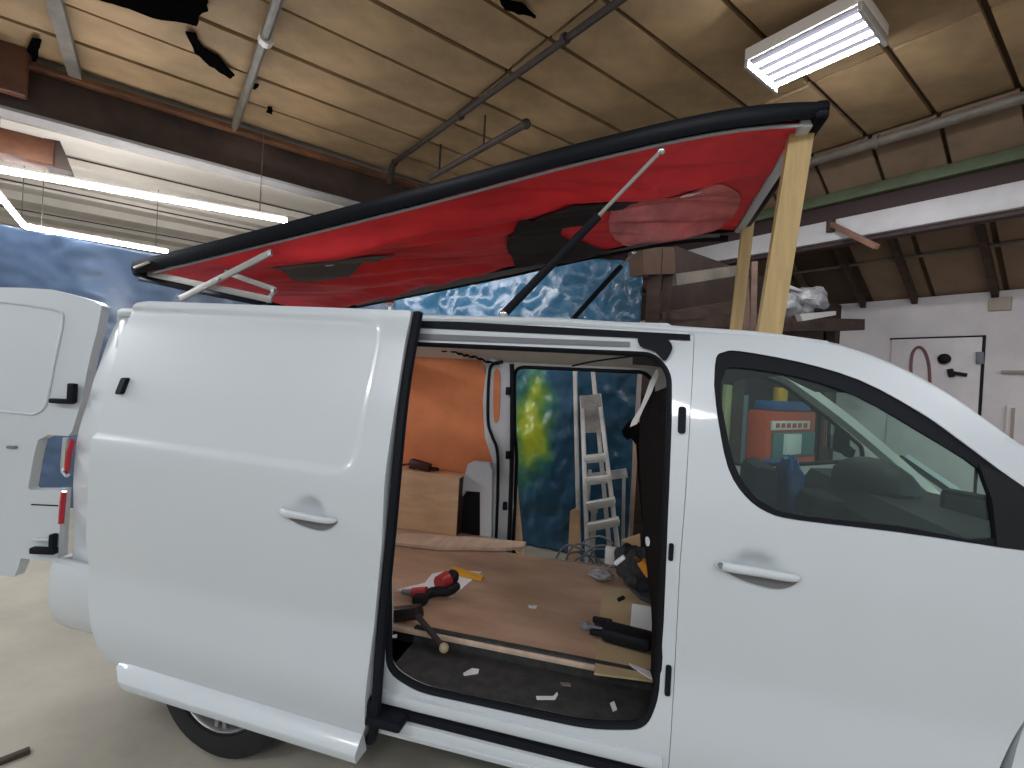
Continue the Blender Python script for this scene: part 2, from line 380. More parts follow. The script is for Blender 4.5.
struct('wall_right', Mb().box(B(2, 7.45, 1.5), (14, .1, 3.12), (BU, BV, BZ)), 'wallw', 'dirty white painted workshop wall', 'wall')
struct('wall_back', Mb().box(B(2.05, 5.2, 1.52), (.08, 4.4, 3.04), (BU, BV, BZ)), 'brownwall', 'dark brown timber partition behind the shelves', 'wall')
struct('wall_left', Mb().box(B(15.2, -2, 2.3), (.1, 26, 4.6), (BU, BV, BZ)), 'annex', 'cream far wall of the bright annex', 'wall')
# door in the white wall
WV = 7.4
def wp(x, y, d=0.): return onP(x, y, BV, WV-d)
a, b = wp(893, 338), wp(983, 338)
ua, ub = a@BU, b@BU; zt = 2.47
door = struct('door_1', Mb().bbox(B((ua+ub)/2, WV-.02, zt/2), (abs(ua-ub), .05, zt), (BU, BV, BZ), .006), 'walldoor', 'white painted door with bolts in the white wall', 'door')
mk('door_frame', Mb().box(B((ua+ub)/2, WV-.012, zt+.012), (abs(ua-ub)+.06, .03, .024), (BU, BV, BZ)).box(B(ub-.015, WV-.012, zt/2), (.03, .03, zt), (BU, BV, BZ)), 'blackpl', door)
def wbar(p, q, w_, d, m, nm, par): return mk(nm, Mb().bar(wp(*p, d), wp(*q, d), w_, w_, bev=.004), m, par)
wbar((948, 372), (967, 375), .045, .07, 'blackpl', 'bolt', door); wbar((950, 369), (952, 377), .06, .07, 'blackpl', 'bolt_plate', door)
mk('door_knob', Mb().lathe(wp(945, 359, .05), -BV, [(0, 0), (.045, 0), (.07, .02), (.07, .05), (.04, .07), (0, .075)], 16), 'blackpl', door)
wbar((980, 352), (980, 364), .07, .05, 'cablegrey', 'hinge', door)
# pale door frame at the right edge
t5 = struct('trim_5', Mb().box(wp(1030, 470, .03), (.45, .06, 1.55), (BU, BV, BZ)), 'walldoor', 'pale recessed panel at the end of the white wall', 'trim')
mk('edge_strip', Mb().box(wp(1013.5, 412, .05)+BZ*-.65, (.03, .06, 1.4), (BU, BV, BZ)).box(wp(1030, 372, .05), (.5, .06, .03), (BU, BV, BZ)), 'beige', t5)
tag(mk('wall_vent', Mb().bbox(wp(1000, 304, .02), (.21, .04, .17), (BU, BV, BZ), .008), 'beige', None), 'small square beige vent high on the white wall', 'vent')
lp = [wp(x, y, .06) for x, y in cr([(912, 385), (911, 366), (913, 352), (919, 347), (925, 352), (929, 366), (930, 388)], 5)]
tag(mk('hose_loop', Mb().tube(lp, .018, 8), 'hose', None), 'dull red hose looped on the white wall door', 'hose')

# brown rusty beam and the bright annex behind it
bm_ = struct('trim_6', Mb().bbox(B(5.70, -1.2, 4.09), (.06, 11, .44), (BU, BV, BZ), .006), 'rust', 'brown rusty steel beam spanning the ceiling at left', 'beam')
mk('top_flange', Mb().box(B(5.68, -1.2, 4.34), (.26, 11, .05), (BU, BV, BZ)), 'rustedge', bm_)
mk('bottom_flange', Mb().box(B(5.70, -1.2, 3.865), (.24, 11, .03), (BU, BV, BZ)), 'greyflange', bm_)
annex = struct('ceiling', Mb().box(B(10.5, -1.2, H+.06), (9.5, 12, .1), (BU, BV, BZ)), 'annex', 'bright cream ceiling of the annex beyond the rusty beam', 'ceiling')
for k, u0 in enumerate((7.2, 8.4, 9.4, 10.2, 11.2, 12.4, 13.6)):
    mk('purlin', Mb().box(B(u0, -1.2, H-.06), (.16, 11, .14), (BU, BV, BZ)), 'annex', annex)
for k, u0 in enumerate((7.9, 9.8, 11.8)):
    mk('wire', Mb().bar(B(u0, -6, H-.16), B(u0, 1.5, H-.14), .02, .02), 'pipe', annex)

# ================================================================== CEILING FITTINGS
def lamp(name, label, group, loc, length, width, ntube=4, m='tube', ax=(BU, BV), col=(.93, .95, 1)):
    t = thing(name, label, 'ceiling light', loc, group); c = np.array(loc, float); a, b = ax; axs = (a, b, BZ)
    hs = Mb().bbox(c+BZ*.07, (length+.06, width+.04, .10), axs, .01)
    mk('housing', hs, 'fixture', t); mk('tray', Mb().box(c+BZ*.019, (length+.02, width, .004), axs), 'traydark', t)
    for s in (-1, 1):
        mk('end_cap', Mb().bbox(c+a*s*(length/2+.015)-BZ*.005, (.03, width+.04, .07), axs, .006), 'louvre', t)
    for k in range(ntube):
        q = c+b*((k+.5)/ntube-.5)*width
        mk('tube', Mb().tube([q-a*length/2-BZ*.012, q+a*length/2-BZ*.012], .016, 10), m, t)
    return t
FZ = 4.2
fc = [onZ(*p, FZ) for p in ((748, 62), (860, 10), (885, 40), (775, 88))]
fcm = sum(fc)/4; fl = abs((fc[0]-fc[1])@BU); fw = abs((fc[0]-fc[3])@BV)
t = lamp('fluorescent_light', 'four-tube fluorescent light hanging below the boarded ceiling', None, fcm, fl*1.0, fw*.98)
for q in (.2, -.2): mk('stem', Mb().tube([fcm+BZ*.1+BU*q, fcm+BZ*.185+BU*q], .02, 8), 'fixture', t)
# assumed unseen lights of the same kind, added behind camera to light the van
for k, (x, y, p) in enumerate(((-2.6, -4.2, 'left behind'), (.6, -4.6, 'straight behind'), (3.2, -3.2, 'right behind'))):
    lamp('fluorescent_light', 'assumed unseen four-tube fluorescent light over the open floor, %s the photographer' % p, 'assumed lights behind the photographer', (x, y, 4.2), 1.2, .5)
lamp('fluorescent_light', 'added unseen four-tube fluorescent light over the floor just left of the open rear door', None, (-5.2, -.5, 2.7), 1.2, .5)  # added out of view to brighten the floor at left
def ledtube(p, q, label, top_=4.4-.16, m='led'):
    p, q = np.array(p), np.array(q); c = (p+q)/2; a = (q-p)/np.linalg.norm(q-p); t = thing('led_tube_light', label, 'strip light', c, 'white strip lights of the annex')
    mk('tube', Mb().tube([p, q], .026, 10), m, t); mk('batten', Mb().bar(p+BZ*.04, q+BZ*.04, .035, .025), 'fixture', t)
    for e_ in (.1, .9): mk('chain', Mb().tube([p*e_+q*(1-e_)+BZ*.06, p*e_+q*(1-e_)+BZ*(top_-c[2])], .006, 6), 'conduit', t)
LZ = 3.3
ledtube(onZ(-60, 159, LZ), onZ(287, 221, LZ), 'long white strip light nearest the rusty beam')
ledtube(onZ(25, 227, LZ), onZ(168, 252, LZ), 'white strip light above the blue tarp, farther from the beam')
ledtube(onZ(-8, 187, LZ), onZ(24, 226, LZ), 'short white strip light joining the two long ones at the left edge')
ledtube((-2.8, 2.45, 2.55), (-.95, 2.45, 2.55), 'added unseen white strip light on posts between the van and the blue tarp', 2.6, 'added_led')  # added out of sight behind the lid to brighten tarp and van inside
for x in (-2.75, -2.25): mk('post', Mb().tube([(x, 2.45, GZ), (x, 2.45, 2.6)], .015, 8), 'fixture', bpy.data.objects['led_tube_light.003'])  # posts made up to carry the added strip light
# conduits and pipes
def pipe(name, pts, r, m, label): return tag(mk(name, Mb().tube(pts, r, 10), m, None), label, 'pipe')
tp = thing('ceiling_pipe', 'thin dark pipe running across the boarded ceiling', 'pipe', onZ(395, 160, H-.06))
mk('pipe', Mb().tube([onZ(640, -14, H-.06), onZ(395, 162, H-.06)], .03, 10), 'pipe', tp)
for x, y in ((565, 39), (460, 116)): mk('clip', Mb().lathe(onZ(x, y, H-.06), BU, [(0.0, -.02), (.045, -.02), (.045, .02), (0, .02)], 10), 'pipe', tp)
pd = onZ(395, 162, H-.06); mk('elbow', Mb().tube([pd, pd+BU*.1-BZ*.03, pd+BU*.14-BZ*.25], .045, 10), 'pipe', tp)
t = thing('hanging_pipe', 'short dark rail hung on two rods below the ceiling', 'pipe', onZ(430, 178, 4.1))
p, q = onZ(430, 178, 4.05), onZ(526, 124, 4.05)
mk('rail', Mb().tube([p, q], .035, 10), 'pipe', t); mk('rail_end', Mb().ell(q, (.05, .05, .05)), 'pipe', t)
for s in (.12, .62): e = p*(1-s)+q*s; mk('rod', Mb().tube([e, [e[0], e[1], H]], .012, 6), 'pipe', t)
t = thing('conduit_pipe', 'grey conduit along the edge of the flat ceiling', 'pipe', B(4, 4.9, H-.05))
mk('pipe', Mb().tube([B(-4, 4.9, H-.05), B(11, 4.9, H-.05)], .055, 12), 'conduit', t)
for u0 in (-.3, .9, 2.1): mk('clip', Mb().lathe(B(u0, 4.9, H-.05), BU, [(.0, -.02), (.07, -.02), (.07, .02), (0, .02)], 12), 'conduit', t)
t = thing('ceiling_pipe', 'short tan pipe up to the torn ceiling left of centre', 'pipe', B(3, -.61, H-.05))
mk('pipe', Mb().tube([B(1.2, -.61, H-.05), B(5.6, -.61, H-.05)], .04, 10), 'conduit', t); mk('coupling', Mb().tube([onZ(266, 39, H-.05)-BU*.04, onZ(266, 39, H-.05)+BU*.04], .06, 10), 'fixture', t)
t = tag(mk('ceiling_batten', Mb().bar(B(3.2, -2.0, H-.03), B(5.6, -2.0, H-.03), .10, .08), 'greywood', None), 'pale wooden batten on the ceiling near the left edge', 'batten')
pb = onP(-2, 46, BU, 5.5)
tag(mk('wooden_post', Mb().bbox(pb, (.12, .40, .8), (BU, BV, BZ), .01), 'orangewood', None), 'orange brown wooden block at the upper left edge above the beam', 'post')
t = thing('hanging_box', 'orange wooden box with dark end hung under the bright annex ceiling', 'box', onP(40, 150, BU, 6.4))
pc = onP(16, 148, BU, 6.3); mk('box', Mb().bbox(pc, (.3, .62, .26), (BU, BV, BZ), .01), 'orangewood', t)
pc2 = onP(54, 152, BU, 6.3); mk('dark_end', Mb().slab([onP(44, 138, BU, 6.2), onP(60, 141, BU, 6.2), onP(72, 172, BU, 6.2), onP(44, 164, BU, 6.2)], BU*.5), 'rust', t)
# T-shaped wooden peg on the white beam
t = thing('wooden_peg', 'T shaped wooden peg sticking out of the white beam', 'peg', onP(831, 224, BV, 5.36))
pa, pe = onP(831, 224, BV, 5.37), onP(877, 247, BV, 5.0)
mk('shaft', Mb().bar(pa, pe, .055, .055, bev=.006), 'pegwood', t); mk('head', Mb().bar(pa+BZ*.08, pa-BZ*.10, .05, .09, bev=.006), 'oldwood', t)

# ================================================================== TARPS
def tarp(name, A, Bp, zt_, label, m, seed, amp=.05, nx=150, nz=110, zb=GZ+.01):
    A, Bp = np.array(A, float), np.array(Bp, float); d = (Bp-A)/np.linalg.norm(Bp-A); nrm = np.array([d[1], -d[0], 0])
    def fn(a, b):
        p = A*(1-a)+Bp*a; L = np.linalg.norm(Bp-A)*a; z = zb+(zt_(a)-zb)*b
        k = amp*math.sin(L*7+1.3*noise.noise((L*.8, z*.5, seed)))*.6*(.4+.6*b)
        k += amp*1.1*noise.noise((L*1.7, z*1.1, seed+3))+amp*.55*noise.noise((L*5.3+z*2, z*4.3, seed+9))+amp*.38*noise.noise((L*11, z*9, seed+5))
        return (p[0]+nrm[0]*k, p[1]+nrm[1]*k, z)
    o = mk(name, Mb().grid(fn, nx, nz), m, None, 60, fix=False)
    s = o.modifiers.new('thickness', 'SOLIDIFY'); s.thickness = .004
    return tag(o, label, 'tarp')
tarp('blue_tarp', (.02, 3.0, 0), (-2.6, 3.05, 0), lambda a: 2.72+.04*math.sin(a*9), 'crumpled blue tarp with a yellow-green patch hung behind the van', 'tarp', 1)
TA, TB = np.array([-2.5, 3.25, 0]), np.array([-10.5, .75, 0]); td = (TB-TA)/np.linalg.norm(TB-TA); tn = np.array([td[1], -td[0], 0])
zl, zr = onP(0, 224, tn, tn@TA)[2], onP(166, 256, tn, tn@TA)[2]
TL = np.linalg.norm(TB-TA); al, ar = (onP(0, 224, tn, tn@TA)-TA)@td/TL, (onP(166, 256, tn, tn@TA)-TA)@td/TL
tarp('blue_tarp', TA, TB, lambda a: min(2.75+.3*a, zr+(zl-zr)*(a-ar)/(al-ar)) if a < ar else zr+(zl-zr)*(a-ar)/(al-ar), 'smooth faded blue tarp hung behind the rear door at left', 'tarp2', 5, amp=.06, nx=110)

# ================================================================== THE VAN
van = thing('van', 'white panel van with its side door slid open and its pop-top roof propped up', 'van', (-.7, .9, 0))
W = 1.85                                   # width: near side y=0, far side y=W
R_OPEN = rpoly(XZ([(400, 341), (655, 352), (672, 372), (672, 420), (668, 520), (664, 620), (659, 700), (646, 731), (590, 731), (416, 693), (384, 672), (384, 520)]), [.06, .05, .05, 0, 0, 0, .06, .06, .1, .1, .06, 0], 5)
WCX = -1.58; FWX = 1.50
def circ(cx, cz, r, n=28, a0=0, a1=2*math.pi): return [(cx+r*math.cos(a0+(a1-a0)*k/n), cz+r*math.sin(a0+(a1-a0)*k/n)) for k in range(n)]
rear = XZ([(118, 306), (100, 340), (83, 395), (66, 450), (60, 500), (58, 560)])
roofl = XZ([(690, 332), (760, 335), (840, 346), (900, 368), (950, 395), (1000, 430), (1024, 447)])
dr_ = XZ([(694.5, 336), (688.5, 450), (680.5, 560), (674.5, 680), (671.5, 768)])
outer = [(rear[0][0], 1.79)]+rear[1:]+[(-2.49, .45), (-2.44, .33)]+[(WCX-.40, .33)]+[(WCX+.40*math.cos(a), .33+.40*math.sin(a)) for a in np.linspace(math.pi, 0, 20)[1:-1]]+[(WCX+.40, .33), (WCX+.46, .335), (.1705, .335), (dr_[3][0]-.0015, dr_[3][1]), (dr_[2][0]-.0015, dr_[2][1]), (dr_[1][0]-.0015, dr_[1][1]), (dr_[0][0]-.0015, dr_[0][1]), (.10, 1.785)]
mk('body_side', panel(outer, [R_OPEN], lambda x, z: fy(z)+.002+(max(0, -2.33-x)**1.5)*.8, .05, .04, .3), 'paint', van)
# far side with its own sliding-door opening
fo = rpoly([(-.83, 1.655), (.06, 1.66), (.12, 1.6), (.12, .30), (-.79, .29), (-.80, 1.0), (-.83, 1.2)], [.08, .1, .06, .06, .06, .1, .06], 5)
FP = [onY(x, y, 1.72) for x, y in ((760, 362), (797, 383), (840, 415), (882, 450), (925, 488), (960, 520))]
farout = [(-2.42, 1.79), (-2.46, .22), (WCX-.4, .22)]+[(WCX+.40*math.cos(a), .33+.40*math.sin(a)) for a in np.linspace(math.pi, 0, 16)[1:-1]]+[(WCX+.4, .22), (2.05, .22), (2.1, .62), (2.05, .80)]+[(p[0], p[2]+.01) for p in reversed(FP)]+[(.45, 1.73), (.1, 1.79)]
fw_ = [onY(x, y, 1.74) for x, y in ((720, 372), (745, 372), (780, 384), (830, 419), (866, 448), (868, 462), (800, 466), (735, 466), (718, 440))]
fwin = rpoly([(p[0], p[2]) for p in fw_], [.06, .05, .05, .05, .03, .03, .05, .06, .05], 4)
mk('far_body_side', panel(farout, [fo, fwin], lambda x, z: W-fy(z)-.035, .035, .06, .3), 'paint_in', van)
mk('far_door_seal', Mb().tube([(p[0], W-fy(p[1])-.04, p[1]) for p in fo], .013, 8, closed=True), 'rubber', van)
mk('far_window_frame', Mb().tube([(p[0], W-fy(p[1])-.04, p[1]) for p in fwin], .012, 8, closed=True), 'blackpl', van)
# roof skin with the pop-top cut-out
RX0, RX1 = -2.42, .60
def redge(x): return float(np.interp(x, [-2.5, -.3, .175, .4, .63, .78], [1.785, 1.785, 1.763, 1.753, 1.724, 1.66]))
def roofz(x, y):
    c = (y-W/2)/(W/2-.16); return redge(x)+.045*(1-min(1, abs(c))**2)*(1-.5*max(0, x)/.62)
hx0, hx1, hy0, hy1 = -2.15, .15, .36, W-.36
xs = sorted(set([RX0, hx0, hx1, RX1]+list(np.linspace(RX0, RX1, 34)))); ys = sorted(set([hy0, hy1]+list(np.linspace(.16, W-.16, 25))))
mb = Mb(); idx = {}
for i, x in enumerate(xs):
    for j, y in enumerate(ys): idx[i, j] = len(mb.v); mb.v.append((x, y, roofz(x, y)))
for i in range(len(xs)-1):
    for j in range(len(ys)-1):
        if hx0-1e-6 <= xs[i] and xs[i+1] <= hx1+1e-6 and hy0-1e-6 <= ys[j] and ys[j+1] <= hy1+1e-6: continue
        mb.f.append((idx[i, j], idx[i+1, j], idx[i+1, j+1], idx[i, j+1]))
ro = mk('roof', mb, 'paint', van, 60); so = ro.modifiers.new('thickness', 'SOLIDIFY'); so.thickness = .03; so.offset = -1
mk('roof_opening_rim', Mb().bar((hx0, hy0, 1.78), (hx1, hy0, 1.78), .02, .03).bar((hx0, hy1, 1.78), (hx1, hy1, 1.78), .02, .03).bar((hx0, hy0, 1.78), (hx0, hy1, 1.78), .02, .03).bar((hx1, hy0, 1.78), (hx1, hy1, 1.78), .02, .03), 'paint', van)
# roof gutter rail along the near edge
gx = np.linspace(-2.40, .60, 40)
mk('roof_rail', Mb().tube([(x, .172, redge(x)-.004) for x in gx], .016, 10), 'paint', van)
# a pillars, windscreen, cowl, bonnet, front end
pil = [(roofl[i][0], fy(roofl[i][1]), roofl[i][1]) for i in range(1, 7)]+[(1.30, .05, 1.29), (1.62, .06, 1.06)]
def sweep_flat(pts, depth, wv, sgn):
    mb = Mb(); P = cr(pts, 5)
    for p in P: pass
    sec = []
    for i, p in enumerate(P):
        t_ = P[min(i+1, len(P)-1)]-P[max(i-1, 0)]; t_ /= np.linalg.norm(t_); nrm = np.array([-t_[2], 0, t_[0]])
        if nrm[2] < 0: nrm = -nrm
        y = np.array([0, sgn, 0.])
        sec.append([p-nrm*.045, p, p+nrm*.012+y*depth*.35, p+nrm*.012+y*depth, p-nrm*.03+y*depth, p-nrm*.045+y*depth*.5])
    v = [q for s_ in sec for q in s_]; n = 6
    f = [(i*n+k, i*n+(k+1) % n, (i+1)*n+(k+1) % n, (i+1)*n+k) for i in range(len(sec)-1) for k in range(n)]+[tuple(range(n)), tuple(range((len(sec)-1)*n, len(sec)*n))]
    mb.add(v, f); return mb
mk('windscreen_pillar', sweep_flat(pil, .10, 0, 1), 'paint', van)
farpil = [tuple(onY(x, y, 1.66)) for x, y in ((728, 352), (758, 362), (778, 371), (797, 383), (840, 415), (882, 450), (925, 488), (960, 520))]
mk('windscreen_pillar', sweep_flat(farpil, .10, 0, -1), 'paint_in', van)
wl = cr(pil, 5)[4:]
fl_ = cr(farpil, 5)[4:]
mk('windscreen', Mb().grid(lambda a, b: (lambda p, q: p*(1-b)+q*b+np.array([.10*math.sin(math.pi*b), 0, .012+.03*math.sin(math.pi*b)]))(wl[int(a*(len(wl)-1)+.5)]+np.array([0, .09, 0]), fl_[int(a*(len(wl)-1)+.5)]-np.array([0, .09, 0])), len(wl)-1, 12), 'wscreen', van, 60)
fend = [(1.05, .55), (1.082, .70), (1.122, .9), (1.132, 1.16), (1.122, 1.39), (1.30, 1.27), (1.62, 1.04), (2.0, .93), (2.08, .62), (2.05, .33)]+[(FWX+.43*math.cos(a), .33+.43*math.sin(a)) for a in np.linspace(0, math.pi*.86, 18)]
mk('front_wing', panel(fend, [], lambda x, z: fy(z)+.002+max(0, x-1.7)**2*.8, .04, .05, .15), 'paint', van)
mk('bonnet', Mb().grid(lambda a, b: (1.62+.42*a+.12*math.sin(math.pi*b)*a, .07+b*(W-.14)+(0.5-b)*.12*a*a, 1.05-.13*a+.04*math.sin(math.pi*b)), 8, 14), 'paint', van, 60)
mk('front_bumper', Mb().grid(lambda a, b: (2.05+.12*math.sin(math.pi*b)-.06*(2*a-1)**2, .09+b*(W-.18), .30+.62*a), 8, 14), 'paint', van, 60)
# front door
dr = XZ([(694.5, 336), (688.5, 450), (680.5, 560), (674.5, 680), (671.5, 768)])
dout = [(dr[0][0], dr[0][1]+.008), (dr[1][0], dr[1][1]), (dr[2][0], dr[2][1]), (dr[3][0], dr[3][1]), (.172, .335), (.985, .335), (.99, .45), (1.03, .58), (1.075, .70), (1.115, .9), (1.125, 1.16), (1.115, 1.405)]+[(p[0], p[1]-.004) for p in reversed(roofl[1:])]
wout = XZ([(714, 385), (716, 358), (724, 352), (740, 351), (800, 362), (860, 380), (920, 412), (960, 440), (1000, 470), (1040, 498), (1040, 553), (1000, 548), (900, 533), (800, 521), (768, 513), (745, 496), (728, 468), (718, 420)])
wout = [tuple(p) for p in cr(wout[:9], 3)]+wout[9:11]+[tuple(p) for p in cr(wout[11:]+wout[:1], 3)[:-1]]
HC = S(757, 567); HX, HZ = HC[0], HC[2]
def dent(x, z, cx, cz, a=.080, b=.052, d=.030):
    r = ((x-cx)/a)**2+((z-cz)/b)**2
    return d*(1-r)**2*(1+r*.5) if r < 1 else 0.
fdoor = mk('front_door', panel(dout, [wout], lambda x, z: fy(z)+dent(x, z, HX-.004, HZ), .03, .02, .02), 'paint', van, 50)
win = XZ([(721, 390), (725, 374), (736, 367), (800, 377), (860, 397), (920, 431), (955, 452), (976, 466), (989, 482), (997, 540), (900, 527), (800, 516), (772, 508), (751, 492), (735, 464), (725, 420)])
win = [tuple(p) for p in cr(win, 3, closed=True)]
mk('window_frame', panel(wout, [win], lambda x, z: fy(z)+.008, .018, .05, .2), 'rubber', fdoor, 40)
mk('door_glass', panel([(p[0]*1.0, p[1]) for p in win], [], lambda x, z: fy(z)+.016, .003, .04, .2), 'glass', fdoor, 60)
def handle(parent, cx, cz, L, off, lockx=None, nm='door_handle'):
    def fn(a, b):
        t_ = a*2-1; x = cx+t_*L/2; e = max(0., 1-t_**8)**.5; ang = 2*math.pi*b
        hh = .0135*e*(1-.12*t_); dp = .010*e; mid = fy(cz)+off-.004-.026*(1-t_**4)
        return (x, mid-dp*math.cos(ang), cz-.016*t_*t_*.3-.004*t_+hh*math.sin(ang))
    h = mk(nm, Mb().grid(fn, 28, 14), 'paint', parent, 60)
    P = []
    for a in np.linspace(-1, 1, 17): P.append((cx+a*L*.47+.004, fy(cz)+off-.006-.006*(1-a*a), cz-.010-.004*a))
    for a in np.linspace(1, -1, 17): P.append((cx+a*L*.47+.004, fy(cz)+off-.002-.006*(1-a*a), cz-.012-.004*a-.034*(1-abs(a)**3)*(1+.35*a)))
    mk('handle_liner', Mb().slab(P, (0, .004, 0)), 'liner', parent, 60)
    if lockx: mk('lock', Mb().lathe((lockx, fy(cz)+off-.018, cz+.002), (0, -1, 0), [(0, 0), (.009, 0), (.009, .008), (0, .008)], 14), 'cablegrey', parent)
    return h
handle(fdoor, HX+.0, HZ-.005, .245, 0, HX-.105)
# b-pillar catches (black slots with screws)
def slot(x, y, w_, h_, nm='door_catch', m='rubber'):
    p = S(x, y); out = rpoly([(p[0]-w_/2, p[2]-h_/2), (p[0]+w_/2, p[2]-h_/2), (p[0]+w_/2, p[2]+h_/2), (p[0]-w_/2, p[2]+h_/2)], w_*.48, 4)
    return mk(nm, panel(out, [], lambda xx, zz: fy(zz)-.004, .02, .05), m, van)
slot(682, 420, .024, .088); slot(671, 552, .015, .055); slot(668, 680, .018, .095)
# rubber seal around the near opening, track slots and sill
mk('door_opening_seal', Mb().tube([(p[0], fy(p[1])+.022, p[1]) for p in R_OPEN], .017, 10, closed=True), 'rubber', van)
tr = XZ([(400, 318.5), (690, 334.5), (690, 340.5), (400, 327)])
mk('upper_door_track', panel(tr, [], lambda x, z: fy(z)-.003, .02, .05), 'rubber', van)
ua_ = XZ([(640, 334), (664, 338), (672, 346), (670, 354), (664, 361), (655, 352), (640, 346)])
mk('track_end', panel([tuple(p) for p in cr(ua_, 3, True)], [], lambda x, z: fy(z)-.012, .05, .05), 'rubber', van)
flg = XZ([(405, 333), (630, 342), (630, 347), (405, 339)])
mk('shaded_upper_flange', panel(flg, [], lambda x, z: fy(z)-.004, .02, .05), 'liner', van)  # white flange made grey: its shade is put into the colour
sx0, sx1 = -1.25, .168
mk('sill_groove', Mb().bbox(((sx0+sx1-.05)/2, .004, .322), (sx1-sx0-.05, .03, .028), None, .004), 'rubber', van)
mk('lower_sill', Mb().bbox(((sx0+sx1)/2, .016, .276), (sx1-sx0, .075, .062), None, .010).bbox(((sx0+sx1)/2, -.022, .268), (sx1-sx0, .008, .012), None, .003), 'paint', van)
mk('sill_lip', Mb().bbox(((sx0+sx1-.01)/2, .0, .372), (sx1-sx0-.02, .03, .045), None, .012), 'paint', van)
mk('underbody', Mb().box((-.3, .95, .22), (4.3, 1.5, .10)).box((-.55, .12, .235), (1.5, .12, .05)), 'blackpl', van)
mk('roller_bracket', Mb().bbox((-.80, -.03, .325), (.16, .10, .035), None, .01).bbox((-.86, -.04, .36), (.06, .07, .08), None, .015), 'rubber', van)
# step well with mat and mat clips
mk('step_mat', Mb().bbox((-.36, .17, .395), (1.0, .30, .03), None, .01).bbox((-.36, .315, .43), (1.0, .03, .09), None, .006), 'mat', van)
mk('load_floor', Mb().box((-1.05, .825, .424), (2.75, 1.03, .05)), 'blackpl', van)
# inside trims of the far side, seen through the opening
def fary(z, d=.06): return W-fy(z)-d
mk('inner_roof_rail', Mb().grid(lambda a, b: (-2.3+2.7*a, W-.16-.20*(1-b), 1.80-.115*b), 10, 3), 'paint_in', van)
rs = random.Random(3)
for k in range(9):
    x = -1.55+.19*k; mk('rail_hole', Mb().lathe((x, W-.215-.01*(k % 2), 1.765-.006*(k % 3)), (0, -1, -.4), [(0, 0), (.010, 0), (.010, .006), (0, .006)], 10), 'rubber', van)
wp_ = [onY(x, y, 1.60) for x, y in cr([(432, 346), (440, 350), (452, 351), (460, 354), (468, 356), (478, 358), (488, 362), (500, 364)], 4)]
mk('wiring_loom', Mb().tube([p+np.array([0, 0, .006*math.sin(i*2.1)]) for i, p in enumerate(wp_)], [.008+.004*(i % 3 == 0) for i in range(len(wp_))], 6), 'rubber', van)
wp_ = [onY(x, y, 1.3) for x, y in cr([(572, 366), (590, 362), (610, 359), (632, 356), (645, 352)], 4)]
mk('wiring_loom', Mb().tube(wp_, .006, 6), 'rubber', van)
# S-shaped pillar beside the far opening
pl = XZ  # (far pillar uses its own plane)
fp = [onY(x, y, 1.66) for x, y in [(487, 366), (491, 358), (502, 362), (509, 364), (512, 375), (511, 450), (508, 545), (490, 543), (492, 500), (493, 462), (485, 437), (483, 400)]]
mk('far_pillar', panel([(p[0], p[2]) for p in fp], [], lambda x, z: 1.655, .05, .2), 'paint', van)
ps = [onY(x, y, 1.645) for x, y in cr([(503, 362), (493, 364), (489, 376), (488, 420), (492, 436), (497, 450), (498, 480), (496, 543)], 5)]
mk('far_pillar_seal', Mb().tube(ps, .011, 8), 'rubber', van)
ps = [onY(x, y, 1.63) for x, y in [(512, 364), (512, 450), (509, 545)]]
mk('far_opening_edge', Mb().tube(cr(ps, 6), .016, 8), 'rubber', van)
for x, y in ((511, 391), (511, 455), (508, 506)): mk('hinge_catch', Mb().bbox(onY(x-3, y, 1.62), (.03, .03, .055), None, .006), 'rubber', van)
ov = [onY(x, y, 1.64) for x, y in [(494, 372), (499, 371), (500, 385), (499, 415), (495, 423), (493, 410)]]
mk('pillar_slot', panel([(p[0], p[2]) for p in cr(ov, 3, True)], [], lambda x, z: 1.645, .01, .2), 'hardboard', van)
# far rear inner wheel panel: white with a black hollow
wpn = [onY(x, y, 1.60) for x, y in [(463, 480), (468, 464), (474, 461), (489, 463), (492, 470), (491, 541), (480, 540), (480, 492), (466, 491), (462, 497)]]
mk('inner_wheel_panel', panel([(p[0], p[2]) for p in wpn], [], lambda x, z: 1.60, .05, .2), 'paint', van)
hol = [onY(x, y, 1.64) for x, y in [(456, 500), (466, 490), (482, 490), (481, 538), (454, 536)]]
mk('dark_hollow', panel([(p[0], p[2]) for p in hol], [], lambda x, z: 1.64, .03, .2), 'blackpl', van)
# bulkhead side: brown seat back with its trim, seen edge on
mk('front_seat', Mb().bbox((.205, .50, .98), (.13, .52, .72), (np.array([1, 0, -.08]), np.array([0, 1., 0]), np.array([.08, 0, 1.])), .05).bbox((.42, .50, .66), (.50, .50, .16), None, .05), 'seat', van)
mk('front_seat', Mb().bbox((.215, 1.33, .98), (.13, .52, .72), (np.array([1, 0, -.08]), np.array([0, 1., 0]), np.array([.08, 0, 1.])), .05).bbox((.42, 1.33, .66), (.50, .50, .16), None, .05), 'seat', van)
mk('headrest', Mb().bbox((.255, .50, 1.43), (.10, .26, .18), None, .05).tube([(.24, .44, 1.3), (.25, .44, 1.42)], .008, 6).tube([(.24, .56, 1.3), (.25, .56, 1.42)], .008, 6), 'seat', van)
mk('headrest', Mb().bbox((.265, 1.33, 1.43), (.10, .26, .18), None, .05), 'seat', van)
mk('pillar_trim', Mb().grid(lambda a, b: (.124*(1-a)+float(np.interp(.44+1.19*b, [.45, .7, 1.0, 1.4, 1.65], [.122, .115, .070, .030, .03]))*a+.006*math.sin(math.pi*a), fy(.44+1.13*b-.05*a)+.05+.28*a, .44+1.13*b-.05*a*b), 8, 16), 'seat', van)
